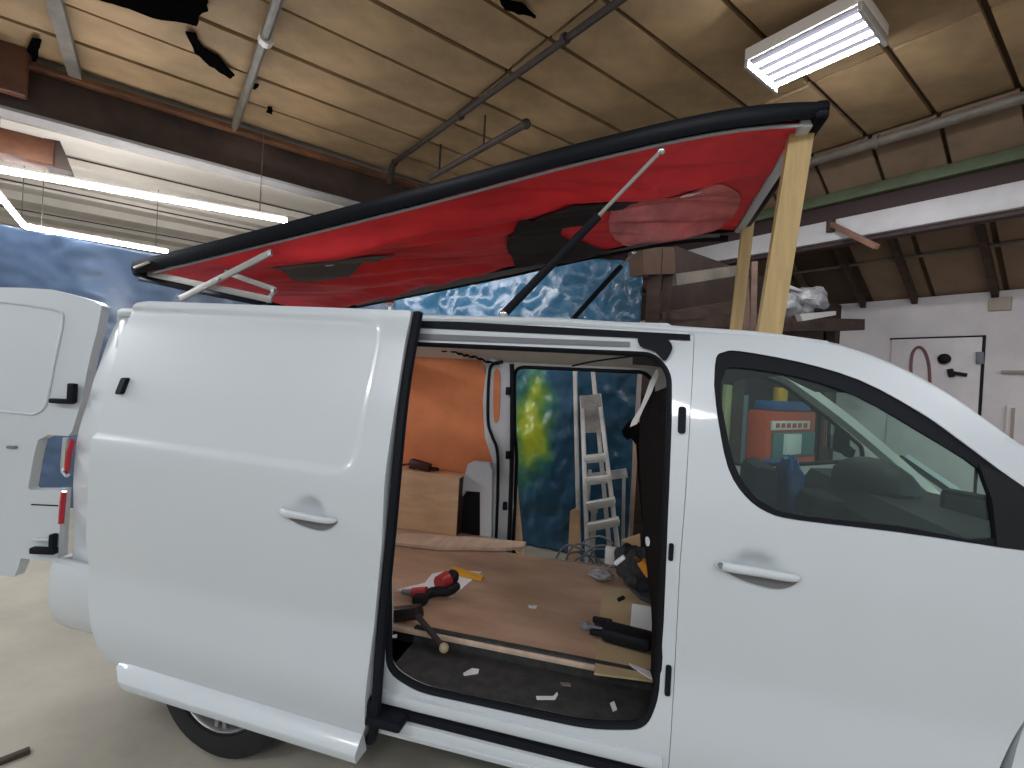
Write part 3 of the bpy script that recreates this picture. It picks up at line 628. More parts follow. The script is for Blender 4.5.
hl = [onY(x, y, .28) for x, y in [(650, 381), (657, 369), (659, 374), (652, 392), (643, 410), (637, 424), (630, 427), (632, 421), (640, 408), (646, 393)]]
mk('torn_trim_strip', Mb().slab(hl, (0, .02, 0)), 'paint_in', van)
bk = [onY(x, y, 1.25) for x, y in [(622, 431), (632, 419), (640, 424), (652, 428), (658, 440), (660, 520), (642, 520), (636, 445), (627, 440)]]
mk('seat_belt_cover', Mb().slab(cr(bk, 2, True), (0, .06, 0)), 'seat', van)
# cab: dash, steering wheel, mirror, roof lining
def ext(pts, y0, y1): return Mb().slab([(x, y0, z) for x, z in pts], (0, y1-y0, 0))
mk('dashboard', ext([(1.62, 1.04), (1.40, 1.13), (1.10, 1.17), (.98, 1.16), (.93, 1.08), (1.0, .92), (.96, .75), (1.05, .5), (1.7, .5)], .10, 1.42), 'dash', van, 20)
sw = np.array([.92, .50, .98]); ax = np.array([-.85, 0, .52]); ax /= np.linalg.norm(ax); e1 = np.array([0, 1., 0]); e2 = np.cross(ax, e1)
st = mk('steering_wheel', Mb().tube([sw+.185*(e1*math.cos(a)+e2*math.sin(a)) for a in np.linspace(0, 2*math.pi, 33)[:-1]], .016, 8, closed=True), 'blackpl', van)
mk('wheel_spokes', Mb().bar(sw-e1*.18, sw+e1*.18, .03, .04).bar(sw, sw-e2*.18*np.sign(e2[2]), .04, .03).ell(sw-ax*.01, (.06, .07, .06)), 'blackpl', st)
mk('cab_roof_lining', Mb().grid(lambda a, b: (-.02+.60*a, .20+b*(W-.40), 1.735-.10*a*a-.03*(2*b-1)**4), 6, 8), 'lining', van)
rm = onY(868, 389, .95)
mk('rear_view_mirror', Mb().bbox(rm, (.035, .22, .075), None, .02).bar(rm+np.array([0, 0, .02]), rm+np.array([.06, 0, .10]), .03, .02), 'blackpl', van)
sv = onY(800, 376, 1.0); mk('sun_visor', Mb().bbox(onY(815, 380, .95), (.22, .55, .02), (np.array([.9, 0, -.43]), np.array([0, 1., 0]), np.array([.43, 0, .9])), .008), 'lining', van)
# far mirror seen through the far window
ip = onY(968, 512, .55)
mm = mk('instrument_pod', Mb().bbox(ip, (.05, .17, .15), (np.array([.8, .6, 0]), np.array([-.6, .8, 0]), BZ), .03).bar(ip, ip+np.array([.12, 0, -.12]), .08, .06), 'blackpl', van)
mk('pod_screen', Mb().bbox(ip-np.array([.8, .6, 0])*.026, (.004, .12, .11), (np.array([.8, .6, 0]), np.array([-.6, .8, 0]), BZ), .002), 'dash', mm)
fm = onY(838, 432, W+.10)
mm = mk('far_mirror', Mb().bbox(fm, (.10, .20, .26), None, .045).bar(fm+np.array([0, -.04, -.08]), (fm[0]+.02, W-.05, fm[2]-.12), .05, .05), 'blackpl', van)
mk('mirror_face', Mb().bbox(fm+np.array([-.052, 0, 0]), (.006, .16, .21), None, .003), 'mirror', mm)
mk('dash_hood', Mb().ell(onY(872, 482, .95), (.13, .30, .11), 18, 10), 'dash', van)
mk('far_door_sill', Mb().bar(onY(905, 456, 1.62), onY(975, 503, 1.62), .03, .03), 'paint', van)
mk('dash_edge', Mb().bar(onY(900, 457, 1.6), onY(968, 504, 1.6), .03, .025), 'rubber', van)
mk('middle_seat', Mb().bbox(onY(757, 494, 1.25), (.13, .34, .36), None, .05), mat('navy_seat', (.012, .016, .030), .8), van)
tag(mk('blue_jacket', Mb().ell(onY(788, 489, 1.22), (.062, .15, .17), 18, 12, lambda d: .25*noise.noise((d[0]*3, d[1]*3, d[2]*3))), 'machine_blue', None), 'blue jacket heaped on the seat inside the cab', 'jacket')
mk('dash_cubby', Mb().bbox(onY(835, 507, 1.0), (.28, .3, .12), None, .02), 'blackpl', van)
fgl = panel(fwin, [], lambda x, z: W-fy(z)-.02, .003, .1, .3); mk('far_door_glass', fgl, 'wscreen', van)
# near door mirror sail triangle
sail = XZ([(980, 465), (1002, 473), (1039, 498), (1039, 552), (998, 547), (993, 500)])
mk('mirror_sail', panel(sail, [], lambda x, z: fy(z)+.003, .02, .1), 'blackpl', fdoor)
# wheels
def wheel(x, y, s):
    c = (x, y, GZ+.33)
    t_ = mk('wheel', Mb().lathe(c, (0, s, 0), [(.22, -.10), (.30, -.10), (.325, -.08), (.33, -.03), (.33, .03), (.325, .08), (.30, .10), (.225, .10)], 48), 'tyre', van, 45)
    mk('rim', Mb().lathe(c, (0, s, 0), [(.20, -.09), (.222, -.09), (.222, .088), (.212, .095), (.205, .088), (.20, 0)], 40), 'rim', t_, 45)
    mb = Mb()
    for k in range(7):
        for d_ in (-.10, .10):
            a = 2*math.pi*k/7+.25; p0 = np.array(c)+np.array([0, s*.075, 0])+.045*np.array([math.cos(a+d_*1.5), 0, math.sin(a+d_*1.5)]); p1 = np.array(c)+np.array([0, s*.07, 0])+.205*np.array([math.cos(a+d_), 0, math.sin(a+d_)])
            mb.bar(p0, p1, .018, .022, up=(0, 1, 0))
    mb.lathe(c, (0, s, 0), [(0, .06), (.055, .06), (.055, .085), (.04, .095), (0, .095)], 20)
    mk('rim_spokes', mb, 'rim', t_); mk('brake_disc', Mb().lathe(c, (0, s, 0), [(0, .0), (.15, 0), (.15, .02), (0, .02)], 24), 'blackpl', t_)
wheel(WCX, .115, -1); wheel(FWX, .115, -1); wheel(WCX, W-.115, 1); wheel(FWX, W-.115, 1)
mk('rear_axle', Mb().tube([(WCX, .12, .26), (WCX, W-.12, .26)], .05, 10).tube([(FWX, .12, .26), (FWX, W-.12, .26)], .04, 10), 'blackpl', van)
mk('wheel_well', Mb().grid(lambda a, b: (WCX+.42*math.cos(math.pi*a), .05+.26*b, .33+.42*math.sin(math.pi*a)), 16, 2).grid(lambda a, b: (WCX+.42*math.cos(math.pi*a)*b, .31, .33+.42*math.sin(math.pi*a)*b), 16, 2), 'blackpl', van)
# sliding door, slid back and standing proud of the side
OFF = -.09
so_ = XZ([(148, 301), (411, 310.5), (396, 400), (382, 540), (372, 640), (365, 728), (359, 744), (340, 740), (116, 666), (98, 650), (88, 600), (86, 540), (90, 470), (100, 400), (128, 312), (135, 303)], OFF)
so_ = rpoly(so_, [.02, .008, 0, .0, 0, .0, .01, .0, .04, .03, 0, 0, 0, 0, .02, .02], 4)
SH = S(309, 513, OFF)
pa_, pb_, pc_, pd_ = XZ([(100, 437), (352, 474), (384, 321), (140, 309)], OFF)
def sdline(x, z, a, b):
    d = np.array(b)-np.array(a); n_ = np.array([-d[1], d[0]])/np.hypot(*d); return (x-a[0])*n_[0]+(z-a[1])*n_[1]
def stamp(x, z):
    ds = [sdline(x, z, pa_, pb_), sdline(x, z, pb_, pc_), sdline(x, z, pc_, pd_), 9 if True else 0]
    # smooth minimum for round corners
    k = .035; m_ = -k*math.log(sum(math.exp(-d/k) for d in ds if d < 5)); t_ = min(1, max(0, (m_+.009)/.018)); return .016*t_*t_*(3-2*t_)
sd = mk('sliding_door', panel(so_, [], lambda x, z: fy(z)+OFF+stamp(x, z)+dent(x, z, SH[0]+.0, SH[2]+.008, .072, .06), .045, .0125, .0125), 'paint', van, 60)
handle(sd, SH[0], SH[2]-.004, .245, OFF)
es = [S(x, y, OFF) for x, y in cr([(412.5, 312), (397.5, 400), (384, 540), (374.5, 640), (367.5, 728), (363, 744)], 5)]
mk('door_edge_seal', Mb().tube([p+np.array([.012, .026, 0]) for p in es], .019, 8), 'rubber', sd)
mk('door_inner_trim', panel([(p[0]*.98-.04, .97*(p[1]-1.)+1.) for p in so_], [], lambda x, z: fy(z)+OFF+.047, .02, .1), 'rubber', sd)
# sill moulding at its foot
m0, m1 = S(120, 663, OFF), S(362, 736, OFF)
def mold(a, b):
    x = m0[0]+(m1[0]-m0[0])*a; zt_ = m0[2]+(m1[2]-m0[2])*a; h_ = .070*min(1, a*14+.25)
    q = [(0.004, .014), (-.010, .008), (-.046, -.040), (-.048, -.048), (-.038, -.085), (.03, -.085)]
    i = min(int(b*5+.5), 5); yy, dz = q[i]
    return (x, fy(zt_)+OFF+yy*min(1, a*14+.3), zt_+dz*h_/.085)
mo = mk('door_sill_moulding', Mb().grid(mold, 60, 5), 'paint', sd, 40)
ec = [mold(1, k/5) for k in range(6)]
mk('moulding_end', Mb().slab(ec, (.004, 0, 0)), 'paint', sd)
slot_p = S(121, 386, OFF)
mk('door_catch', panel(rpoly([(slot_p[0]-.018, slot_p[2]-.036), (slot_p[0]+.010, slot_p[2]-.036), (slot_p[0]+.018, slot_p[2]+.036), (slot_p[0]-.010, slot_p[2]+.036)], .012, 4), [], lambda x, z: fy(z)+OFF-.004, .02, .1), 'rubber', sd)
# tail: bumper, lamp, rear surround, open rear door
bz = [(0.30, .05), (.34, .01), (.45, -.012), (.56, -.012), (.615, .0), (.625, .04)]
def bump_(a, b):
    i = b*5; k = min(int(i), 4); f_ = i-k; z = bz[k][0]*(1-f_)+bz[k+1][0]*f_; yy = bz[k][1]*(1-f_)+bz[k+1][1]*f_
    L = a*(.30+W); 
    if a < .16: x = -2.20-.32*(a/.16); y = yy+.03*max(0, a/.16-.6)**2
    else: s_ = (a-.16)/.84; x = -2.52-.06*math.sin(math.pi*s_); y = yy*(1-s_)+.01+s_*(W-.02-yy)
    return (x, y, z)
rb = mk('rear_bumper', Mb().grid(bump_, 50, 10), 'paint', van, 45); rb.modifiers.new('thickness', 'SOLIDIFY').thickness = .03
mk('rear_surround', Mb().bar((-2.36, .10, .6), (-2.34, .18, 1.74), .08, .10, bev=.02).bar((-2.46, W-.10, .6), (-2.44, W-.16, 1.74), .10, .10, bev=.02).bar((-2.42, .18, 1.76), (-2.42, W-.18, 1.76), .08, .08, bev=.02), 'paint', van)
tl = [onX(x, y, -2.5) for x, y in ((62, 470), (62, 470))]
def lampstrip(pxs, m, nm):
    P = [S(x, y) for x, y in pxs]; mb = Mb()
    mb.tube([p+np.array([.0, .012, 0]) for p in cr(P, 4)], [.011]*len(cr(P, 4)), 10); return mk(nm, mb, m, van)
lampstrip([(61, 492), (59.5, 505), (58, 524)], 'red_lens', 'tail_lamp')
lampstrip([(70, 440), (66, 455), (64, 471)], 'red_lens', 'tail_lamp')
lampstrip([(63, 438), (61, 458), (60.5, 470), (64.5, 476)], 'chrome', 'lamp_glint')  # reflected light on the tail lamp, modelled as a bright strip
# rear door swung out past a right angle
h0 = np.array([-2.50, .055, 0]); dd = np.array([-.80, -.24, 0]); dd /= np.linalg.norm(dd); dn = np.array([dd[1], -dd[0], 0]); dn = dn if dn[1] < 0 else -dn
def D(x, y, k=0.): return onP(x, y, dn, dn@h0)+dn*k
def dpanel(pxs, holes, th, k=0.):
    def loc(p): q = D(*p)-h0; return (q@dd, q[2])
    mb = panel([loc(p) for p in pxs], [[loc(p) for p in h] for h in holes], lambda x, z: 0., 1., .08, .08)
    out = Mb(); lean = lambda z: max(0, z-1.2)**2*.25
    out.add([h0+dd*v[0]+BZ*v[2]+dn*(k-v[1]*th-lean(v[2])) for v in mb.v], mb.f); return out
dpx = [(-70, 282), (0, 283), (30, 285), (50, 290), (78, 298), (86, 303), (87, 330), (85, 350), (81, 400), (72, 432), (68, 436), (48, 435), (38, 440), (34, 455), (28, 488), (30, 490), (62, 490), (58, 560), (57, 563), (21, 558), (18, 568), (14, 577), (0, 575), (-70, 565)]
rd = mk('rear_door', dpanel(dpx, [], .05), 'paint', van)
stp = [D(x, y, .003-max(0, D(x, y)[2]-1.2)**2*.25) for x, y in cr([(-40, 407), (20, 413), (34, 414), (44, 407), (48, 390), (51, 340), (50, 318), (44, 309), (20, 304), (-40, 296)], 5)]
mk('door_stamping', Mb().tube(stp, .006, 6), 'paint', rd)
def dbox(x, y, sx, sz, d_, m, nm, dk=.02): return mk(nm, Mb().bbox(D(x, y, dk), (sx, d_, sz), (dd, dn, BZ), .006), m, rd)
dbox(66, 401, .10, .022, .03, 'rubber', 'door_hinge'); dbox(76, 393, .03, .09, .03, 'rubber', 'hinge_knuckle')
dbox(48, 549, .11, .03, .03, 'rubber', 'door_hinge'); dbox(57, 542, .022, .09, .03, 'rubber', 'hinge_knuckle'); dbox(48, 538, .10, .012, .02, 'paint', 'hinge_cover')
dbox(13, 447, .045, .014, .012, 'cablegrey', 'badge_mark', .006); dbox(45, 505, .12, .006, .004, 'rubber', 'panel_gap', .002)

# ---- pop-top roof lid
LY0, LY1 = .28, W-.28
ltop = [onY(x, y, LY0) for x, y in [(132, 262), (215, 241), (300, 219), (430, 185), (560, 148), (640, 128), (700, 114), (760, 104), (800, 101), (830, 102)]]
lx = [p[0] for p in ltop]; lz = [p[2] for p in ltop]
def lidz(x): return float(np.interp(x, lx, lz))
_lg = np.linspace(lx[0], lx[-1], 120); _lzv = np.array([lidz(x) for x in _lg]); _lzs = np.convolve(np.pad(_lzv, 6, mode='reflect', reflect_type='odd'), np.ones(13)/13, 'valid')
def lidz(x): return float(np.interp(x, _lg, _lzs))
LXa, LXb = lx[0], lx[-1]
RIM = .064
def ledge(x, y):   # crown of the lid
    c = (y-W/2)/(LY1-LY0)*2; return lidz(x)+.05*(1-min(1, abs(c))**3)
mb = Mb(); nx, ny = 60, 20
top = lambda a, b: (LXa+(LXb-LXa)*a, LY0+(LY1-LY0)*b, ledge(LXa+(LXb-LXa)*a, LY0+(LY1-LY0)*b))
mb.grid(top, nx, ny)
lid = mk('pop_top_roof', mb, 'lidblack', van, 60)
def rimbox(y, s): 
    m_ = Mb(); P = []
    for a in np.linspace(0, 1, 60):
        x = LXa+(LXb-LXa)*a; z = lidz(x); r_ = RIM*(1-.45*max(0, (a-.93)/.07)**2)
        P += [(x, y, z+.002), (x, y+s*.012, z+.006), (x, y+s*.045, z+.0), (x, y+s*.05, z-r_*.75), (x, y+s*.008, z-r_), (x, y-s*.004, z-r_*.5)]
    n = 6; m_.add(P, [(i*n+k, i*n+(k+1) % n, (i+1)*n+(k+1) % n, (i+1)*n+k) for i in range(59) for k in range(n)]+[tuple(range(n)), tuple(range(59*n, 60*n))]); return m_
mk('lid_rim', rimbox(LY0, 1), 'lidblack', lid, 40); mk('lid_rim', rimbox(LY1, -1), 'lidblack', lid, 40)
mk('lid_rim_front', Mb().bbox((LXb-.02, W/2, lidz(LXb)-.02), (.05, LY1-LY0, .07), None, .015), 'lidblack', lid)
mk('lid_rim_rear', Mb().bbox((LXa+.02, W/2, lidz(LXa)-.03), (.05, LY1-LY0, .08), None, .015), 'lidblack', lid)
gr = lambda x: lidz(x)-RIM
mk('lid_frame', Mb().bar((.545, LY0+.04, gr(.54)+.012), (.555, LY1-.04, gr(.55)+.012), .045, .03, bev=.008), 'framelight', lid)
mk('lid_frame_rail', Mb().tube([(x, LY0+.035, gr(x)+.0) for x in np.linspace(LXa+.1, .53, 30)], .007, 8), 'lidgrey', lid)
mk('lid_frame_rail', Mb().tube([(x, LY1-.02, gr(x)-.030) for x in np.linspace(LXa+.2, .5, 30)], .020, 8), 'lidblack', lid)
mk('lid_hem', Mb().grid(lambda a, b: (LXa+.5+(.45-LXa-.5)*a, LY1-.02-.10*b*(1-.6*a), gr(LXa+.5+(.45-LXa-.5)*a)-.045+.03*b), 30, 3), 'canvas_gr', lid)
def canz(x, y):
    a = (x-LXa)/(LXb-LXa); b = (y-LY0)/(LY1-LY0); e = min(1, 6*a, 8*(1-a))*min(1, 8*b, 8*(1-b)); e = max(0, e)
    q_ = y*2.2-x*.9; w_ = noise.noise((x*.8+y*1.2, q_*1.1, 2.))*.060+noise.noise((x*.9, q_*3.3, 7.))*.050+noise.noise((x*1.6, q_*8., 3.))*.020+noise.noise((x*7, y*9, 4.))*.005
    fold = -.05*math.exp(-((y-(1.32+.06*math.sin(x*2.)))/.06)**2)-.035*math.exp(-((y-.62-.13*x)/.05)**2)
    return gr(x)+.012+e*(-.03+w_+fold)
CX0, CX1, CY0, CY1 = LXa+.06, .525, LY0+.035, LY1-.05
cv = mk('tent_canvas', Mb().grid(lambda a, b: (lambda x, y: (x, y, canz(x, y)))(CX0+(CX1-CX0)*a, CY0+(CY1-CY0)*b), 150, 70), 'canvas', lid, 70)
nrm_l = np.cross(np.array([LXb-LXa, 0, lidz(.3)-lidz(-2.4)]), np.array([0, 1., 0])); q0 = np.array([0, .9, gr(0)-.02])
sl_n = np.array([-(lidz(.1)-lidz(-1.9))/2.0, 0, 1.])
def L_(x, y): p = onP(x, y, sl_n, sl_n@q0); return (p[0], p[1])
def patch(name, pxs, m, k=.008, parent=lid, closed_cr=3):
    P = [L_(*p) for p in pxs]; P = [tuple(p) for p in cr(P, closed_cr, True)] if closed_cr else P
    P = [(min(max(x, CX0+.02), CX1-.01), min(max(y, CY0+.02), CY1-.01)) for x, y in P]
    mb_ = panel(P, [], lambda x, z: 0, .004, .02, .02)
    out = Mb(); out.add([(v[0], v[2], canz(v[0], v[2])-k-v[1]) for v in mb_.v], mb_.f); return mk(name, out, m, parent, 60)
patch('black_canvas_flap', [(507, 243), (512, 230), (525, 218), (545, 208), (570, 201), (600, 196), (620, 195), (640, 196), (628, 203), (612, 210), (590, 222), (572, 228), (562, 232), (565, 238), (600, 240), (640, 238), (690, 236), (660, 244), (620, 250), (580, 255), (545, 262), (518, 258)], 'canvas_bk', .010)
patch('canvas_window', [(610, 232), (612, 212), (640, 197), (680, 184), (715, 178), (737, 184), (740, 198), (728, 214), (705, 226), (670, 234), (635, 237)], 'canvas_win', .006)
patch('window_pull', [(681, 182), (690, 179), (700, 176), (702, 179), (692, 182)], 'sticker', .016, closed_cr=2)
patch('grey_canvas_patch', [(272, 269), (330, 263), (395, 254), (350, 272), (308, 284), (285, 276)], 'canvas_gr', .008, closed_cr=0)
patch('care_label', [(325, 266), (333, 265), (334, 269), (326, 270)], 'sticker', .016, closed_cr=0)
# rear scissor hinge of grey flat bars
def fb(p, q, Y, w_=.032, nm='hinge_bar', m='bargrey'):
    return mk(nm, Mb().bar(onY(*p, Y), onY(*q, Y), .012, w_, bev=.003), m, lid)
fb((272, 252), (180, 299), .30); fb((147, 273), (272, 300), .33); fb((225, 272), (276, 290), .36, .026); fb((276, 290), (266, 302), .36, .022)
fb((140, 278), (200, 291), .345, .03, 'hinge_base', 'lidblack'); fb((200, 291), (262, 303), .345, .03, 'hinge_base', 'lidblack')
fb((134, 268), (150, 262), .27, .012, 'lid_catch')
for p in ((219, 279), (271, 254), (274, 291)): mk('hinge_bolt', Mb().lathe(onY(*p, .29), (0, -1, 0), [(0, 0), (.010, 0), (.010, .012), (0, .012)], 10), 'chrome', lid)
def strut(p, q, Y, split=.62):
    a, b = onY(*p, Y), onY(*q, Y); m_ = b+(a-b)*split
    s_ = mk('gas_strut', Mb().tube([b, m_], .017, 10), 'rubber', lid); mk('strut_rod', Mb().tube([m_, a], .008, 8), 'bargrey', s_ if False else lid); mk('strut_ball', Mb().ell(b, (.02, .02, .02)), 'chrome', lid); mk('strut_ball', Mb().ell(a, (.016, .016, .016)), 'chrome', lid)
strut((661, 151), (504, 314), .30); strut((634, 252), (572, 320), LY1-.02, .8)
mk('roof_latch', Mb().bbox(onY(391, 303, 1.45), (.06, .04, .05), None, .01).ell(onY(389, 303, 1.43), (.025, .02, .02)), 'chrome', lid)

# ================================================================== TIMBER PROPS ON THE ROOF
def timber(name, p, q, Y0, Y1, w_, d_, m, label, cat, group=None):
    a, b = onY(*p, Y0), onY(*q, Y1); o = mk(name, Mb().bar(a, b, d_, w_, up=(1, 0, 0), bev=.004), m, None); return tag(o, label, cat, group)
def prop(name, p, Y, xb, w_, d_, label):
    a = onY(*p, Y); zr_ = roofz(xb, Y)+.001; b = np.array([xb, Y, zr_])
    mb = Mb(); x = np.array([1., 0, 0]); y = np.array([0, 1., 0])
    v = [b-x*w_/2-y*d_/2, b+x*w_/2-y*d_/2, b+x*w_/2+y*d_/2, b-x*w_/2+y*d_/2, a-x*w_/2-y*d_/2, a+x*w_/2-y*d_/2, a+x*w_/2+y*d_/2, a-x*w_/2+y*d_/2]
    mb.add(v, [(0, 3, 2, 1), (4, 5, 6, 7), (0, 1, 5, 4), (1, 2, 6, 5), (2, 3, 7, 6), (3, 0, 4, 7)])
    return tag(mk(name, mb, 'pine', None), label, 'timber', None)
b1 = onY(768, 332, .40); prop('timber_prop', (801, 131), .40, b1[0], .082, .045, 'thick pine timber propping up the near front corner of the pop-top')
b2 = onY(734, 329, 1.46); prop('timber_prop', (748, 222), 1.46, b2[0], .062, .045, 'thin pine timber propping up the far front corner of the pop-top')

# ================================================================== THINGS INSIDE THE VAN
FZ_ = .452
def zq(x, y, z=FZ_): return onZ(x, y, z)
# ply floor sheet
fpt = [(-2.2, .295), (.13, .295), (.13, 1.36), (-.86, 1.36), (-.86, 1.60), (-2.2, 1.60)]
tag(mk('plywood_floor', Mb().slab([(x, y, .45) for x, y in fpt], (0, 0, .014)), 'plyfloor', None), 'brown plywood sheet laid on the van floor', 'plywood')
FT = .465
tag(mk('floor_edge_strip', Mb().bbox((-.9, .305, .456), (2.05, .028, .022), None, .004), 'paleply', None), 'pale worn timber strip along the edge of the plywood floor', 'strip')
tag(mk('plywood_offcut', Mb().slab([zq(594, 675, FT), zq(603, 588, FT), zq(650, 592, FT), zq(656, 683, FT)], (0, 0, .008)), mat('cream_ply', (.56, .43, .24), .6, noise_amt=.2, nscale=4), None), 'cream plywood offcut lying by the seat', 'plywood')
hb = [onY(x, y, 1.68) for x, y in [(380, 353), (482, 361), (486, 375), (485, 420), (493, 445), (493, 480), (380, 490)]]
tag(mk('hardboard_panel', panel([(p[0], p[2]) for p in hb], [], lambda x, z: 1.675, .006, .3), 'hardboard', None), 'orange brown hardboard lining the far inner side of the van', 'panel')
bx0, bx1 = onY(380, 500, 1.52)[0], onY(458, 500, 1.52)[0]; bzt = onY(430, 475, 1.52)[2]
t = thing('plywood_box', 'tan plywood box over the wheel arch in the van', 'box', ((bx0+bx1)/2, 1.45, .465))
mk('front_board', Mb().bbox(((bx0+bx1)/2-.2, 1.525, (bzt+FT)/2), (bx1-bx0+.4, .012, bzt-FT), None, .003), 'tanply', t)
mk('top_board', Mb().bbox(((bx0+bx1)/2-.2, 1.585, bzt+.006), (bx1-bx0+.42, .13, .012), None, .003), 'tanply', t)
mk('end_board', Mb().bbox((bx1-.004, 1.585, (bzt+FT)/2), (.012, .11, bzt-FT), None, .003), 'oldwood', t)
t = thing('nail_gun', 'small dark red power tool on top of the plywood box', 'tool', onY(420, 470, 1.575))
tb = onY(420, 472, 1.575); tb[2] = bzt+.022
mk('body', Mb().bbox(tb+np.array([0, 0, .03]), (.17, .07, .06), (np.array([.98, 0, -.17]), np.array([0, 1., 0]), np.array([.17, 0, .98])), .02), mat('dark_red_tool', (.06, .012, .014), .5), t)
mk('handle', Mb().bbox(tb+np.array([-.05, 0, .012]), (.06, .06, .024), None, .01), 'blackpl', t)
mk('nose', Mb().bbox(tb+np.array([.10, 0, .012]), (.08, .04, .024), None, .01), 'blackpl', t)
mk('cord', Mb().tube(cr([tb+np.array([-.08, 0, .03]), tb+np.array([-.14, -.02, .02]), tb+np.array([-.2, .02, .01])], 5), .006, 6), 'blackpl', t)
pk = [zq(388, 536, FT), zq(420, 537, FT), zq(470, 540, FT), zq(526, 545, FT), zq(523, 550, FT), zq(500, 552, FT), zq(470, 551, FT), zq(440, 551, FT), zq(388, 545, FT)]
tag(mk('pale_plank', Mb().slab([p+BZ*.004 for p in pk], (0, 0, .018)), 'paleply', None), 'pale thin plank lying along the far edge of the plywood floor', 'plank')
# drill lying on paper
pp = [zq(x, y, FT) for x, y in [(397, 590), (425, 583), (432, 574), (452, 570), (482, 572), (466, 585), (452, 597), (430, 594), (405, 592)]]
tag(mk('paper_sheet', Mb().slab(pp, (0, 0, .002)), 'paper', None), 'creased white paper sheet under the red cordless drill', 'paper')
yl = [zq(x, y, FT) for x, y in [(452, 568), (484, 578), (480, 582), (450, 574)]]
tag(mk('yellow_ruler', Mb().slab([p+BZ*.003 for p in yl], (0, 0, .010)), 'yellow', None), 'yellow plastic strip beside the red cordless drill', 'ruler')
t = thing('cordless_drill', 'red and black cordless drill lying on white paper', 'drill', zq(435, 590, FT))
g = lambda x, y, h_: zq(x, y, FT)+BZ*h_
dm, dn_ = g(447, 590, .055), g(424, 600, .05)
mk('motor_body', Mb().tube([dm+np.array([.015, .01, .01]), dm, dm*.6+dn_*.4], [.036, .044, .036], 14), 'redtool', t)
mk('back_cap', Mb().ell(dm+np.array([.02, .012, .012]), (.036, .036, .036)), 'blackpl', t)
mk('grip', Mb().tube(cr([g(456, 592, .03), g(448, 597, .03), g(432, 597, .025), g(421, 603, .02)], 4), [.024]*13, 10), 'blackpl', t)
mk('gear_collar', Mb().tube([dn_+np.array([.01, 0, -.01]), g(412, 598, .028)], [.026, .022], 12), 'redtool', t)
mk('chuck', Mb().tube([g(412, 598, .026), g(402, 596, .022)], [.018, .012], 12), 'cablegrey', t)
mk('bit', Mb().tube([g(402, 596, .022), g(390, 594, .012)], .004, 6), 'chrome', t)
mk('battery', Mb().bbox(g(420, 604, .022), (.07, .05, .044), None, .012), 'blackpl', t)
# hammer: black head, dark shaft, pale knob
t = thing('mallet', 'dark mallet leaning over the floor edge with a pale ball end', 'hammer', zq(420, 615, .44))
ha, hb_, hc = onY(392, 616, .36), onY(419, 611, .33), onY(444, 648, .20)
mk('head', Mb().bar(ha-np.array([.06, 0, .01]), hb_+np.array([.01, 0, 0]), .055, .06, bev=.015), mat('dark_brown_iron', (.025, .014, .012), .5), t)
mk('shaft', Mb().tube([hb_-np.array([.025, 0, .005]), hc], [.013, .011], 8), mat('dark_shaft', (.05, .035, .04), .5), t)
mk('knob', Mb().ell(hc, (.020, .020, .020)), mat('brass_knob', (.42, .34, .20), .5), t)
# bits of debris on floor and step mat
def scrap(pxs, z, label, m='paper', h=.004, nm='paper_scrap', cat='scrap'):
    return tag(mk(nm, Mb().slab([zq(x, y, z) for x, y in pxs], (0, 0, h)), m, None), label, cat)
SZ = .411
scrap([(463, 674), (472, 669), (479, 670), (478, 674), (464, 676)], SZ, 'white crumpled scrap at the rear end of the step mat')
scrap([(536, 697), (553, 697), (557, 693), (558, 695), (555, 700), (537, 700)], SZ, 'bent white scrap in the middle of the step mat')
scrap([(610, 704), (614, 702), (617, 710), (613, 712)], SZ, 'small white scrap at the front end of the step mat')
scrap([(560, 683), (570, 684), (571, 687), (562, 686)], SZ, 'thin grey scrap at the inner edge of the step mat', 'greywood')
scrap([(392, 636), (397, 635), (397, 638), (392, 638)], FT, 'tiny white scrap beside the mallet')
scrap([(528, 606), (537, 606), (536, 609), (529, 608)], FT, 'tiny white chip in the middle of the plywood floor')
scrap([(617, 600), (623, 597), (625, 599), (619, 602)], FT+.008, 'small black clip on the cream plywood offcut', 'blackpl', .010, 'black_clip', 'clip')
scrap([(629, 664), (650, 672), (652, 680), (632, 668)], FT+.008, 'torn white paper corner at the front of the cream offcut')
# pile by the seat: bags, plastic, tools, paper
def lump(name, c, r, m, label, cat, seed, amp=.35, parent=None):
    fn = lambda d: amp*noise.noise((d[0]*2+seed, d[1]*2, d[2]*2))+amp*.4*noise.noise((d[0]*6+seed, d[1]*6, d[2]*6))
    o = mk(name, Mb().ell(c, r, 28, 18, fn), m, parent, 50)
    return tag(o, label, cat) if label else o
p = zq(622, 588, FT); lump('clear_plastic_bag', zq(600, 580, FT)+BZ*.03, (.07, .05, .026), 'clearbag', 'crumpled clear plastic bag beside the black tool bag', 'plastic bag', 3)
lump('tool_bag', zq(640, 592, FT)+BZ*.12, (.11, .13, .115), 'bag', 'black cloth tool bag heaped beside the seat', 'bag', 11, .3)
c0 = onY(628, 554, 1.27); lump('tool_bag', np.array([c0[0], 1.27, FT+.095]), (.075, .09, .085), 'bag', 'small dark bag behind the black tool bag', 'bag', 21, .25)
t = thing('orange_tool', 'orange and black hand tool on top of the tool bag', 'tool', onY(648, 568, .56))
oa, ob = onY(641, 561, .56), onY(651, 574, .55)
mk('grip', Mb().tube([oa, ob], [.022, .026], 10), 'orange', t); mk('jaw', Mb().bar(oa+np.array([-.03, 0, .02]), oa, .03, .02, bev=.005), 'orangewood', t); mk('tip', Mb().bar(oa+np.array([-.11, 0, -.03]), oa+np.array([-.07, 0, .01]), .016, .02, bev=.004), 'sticker', t)
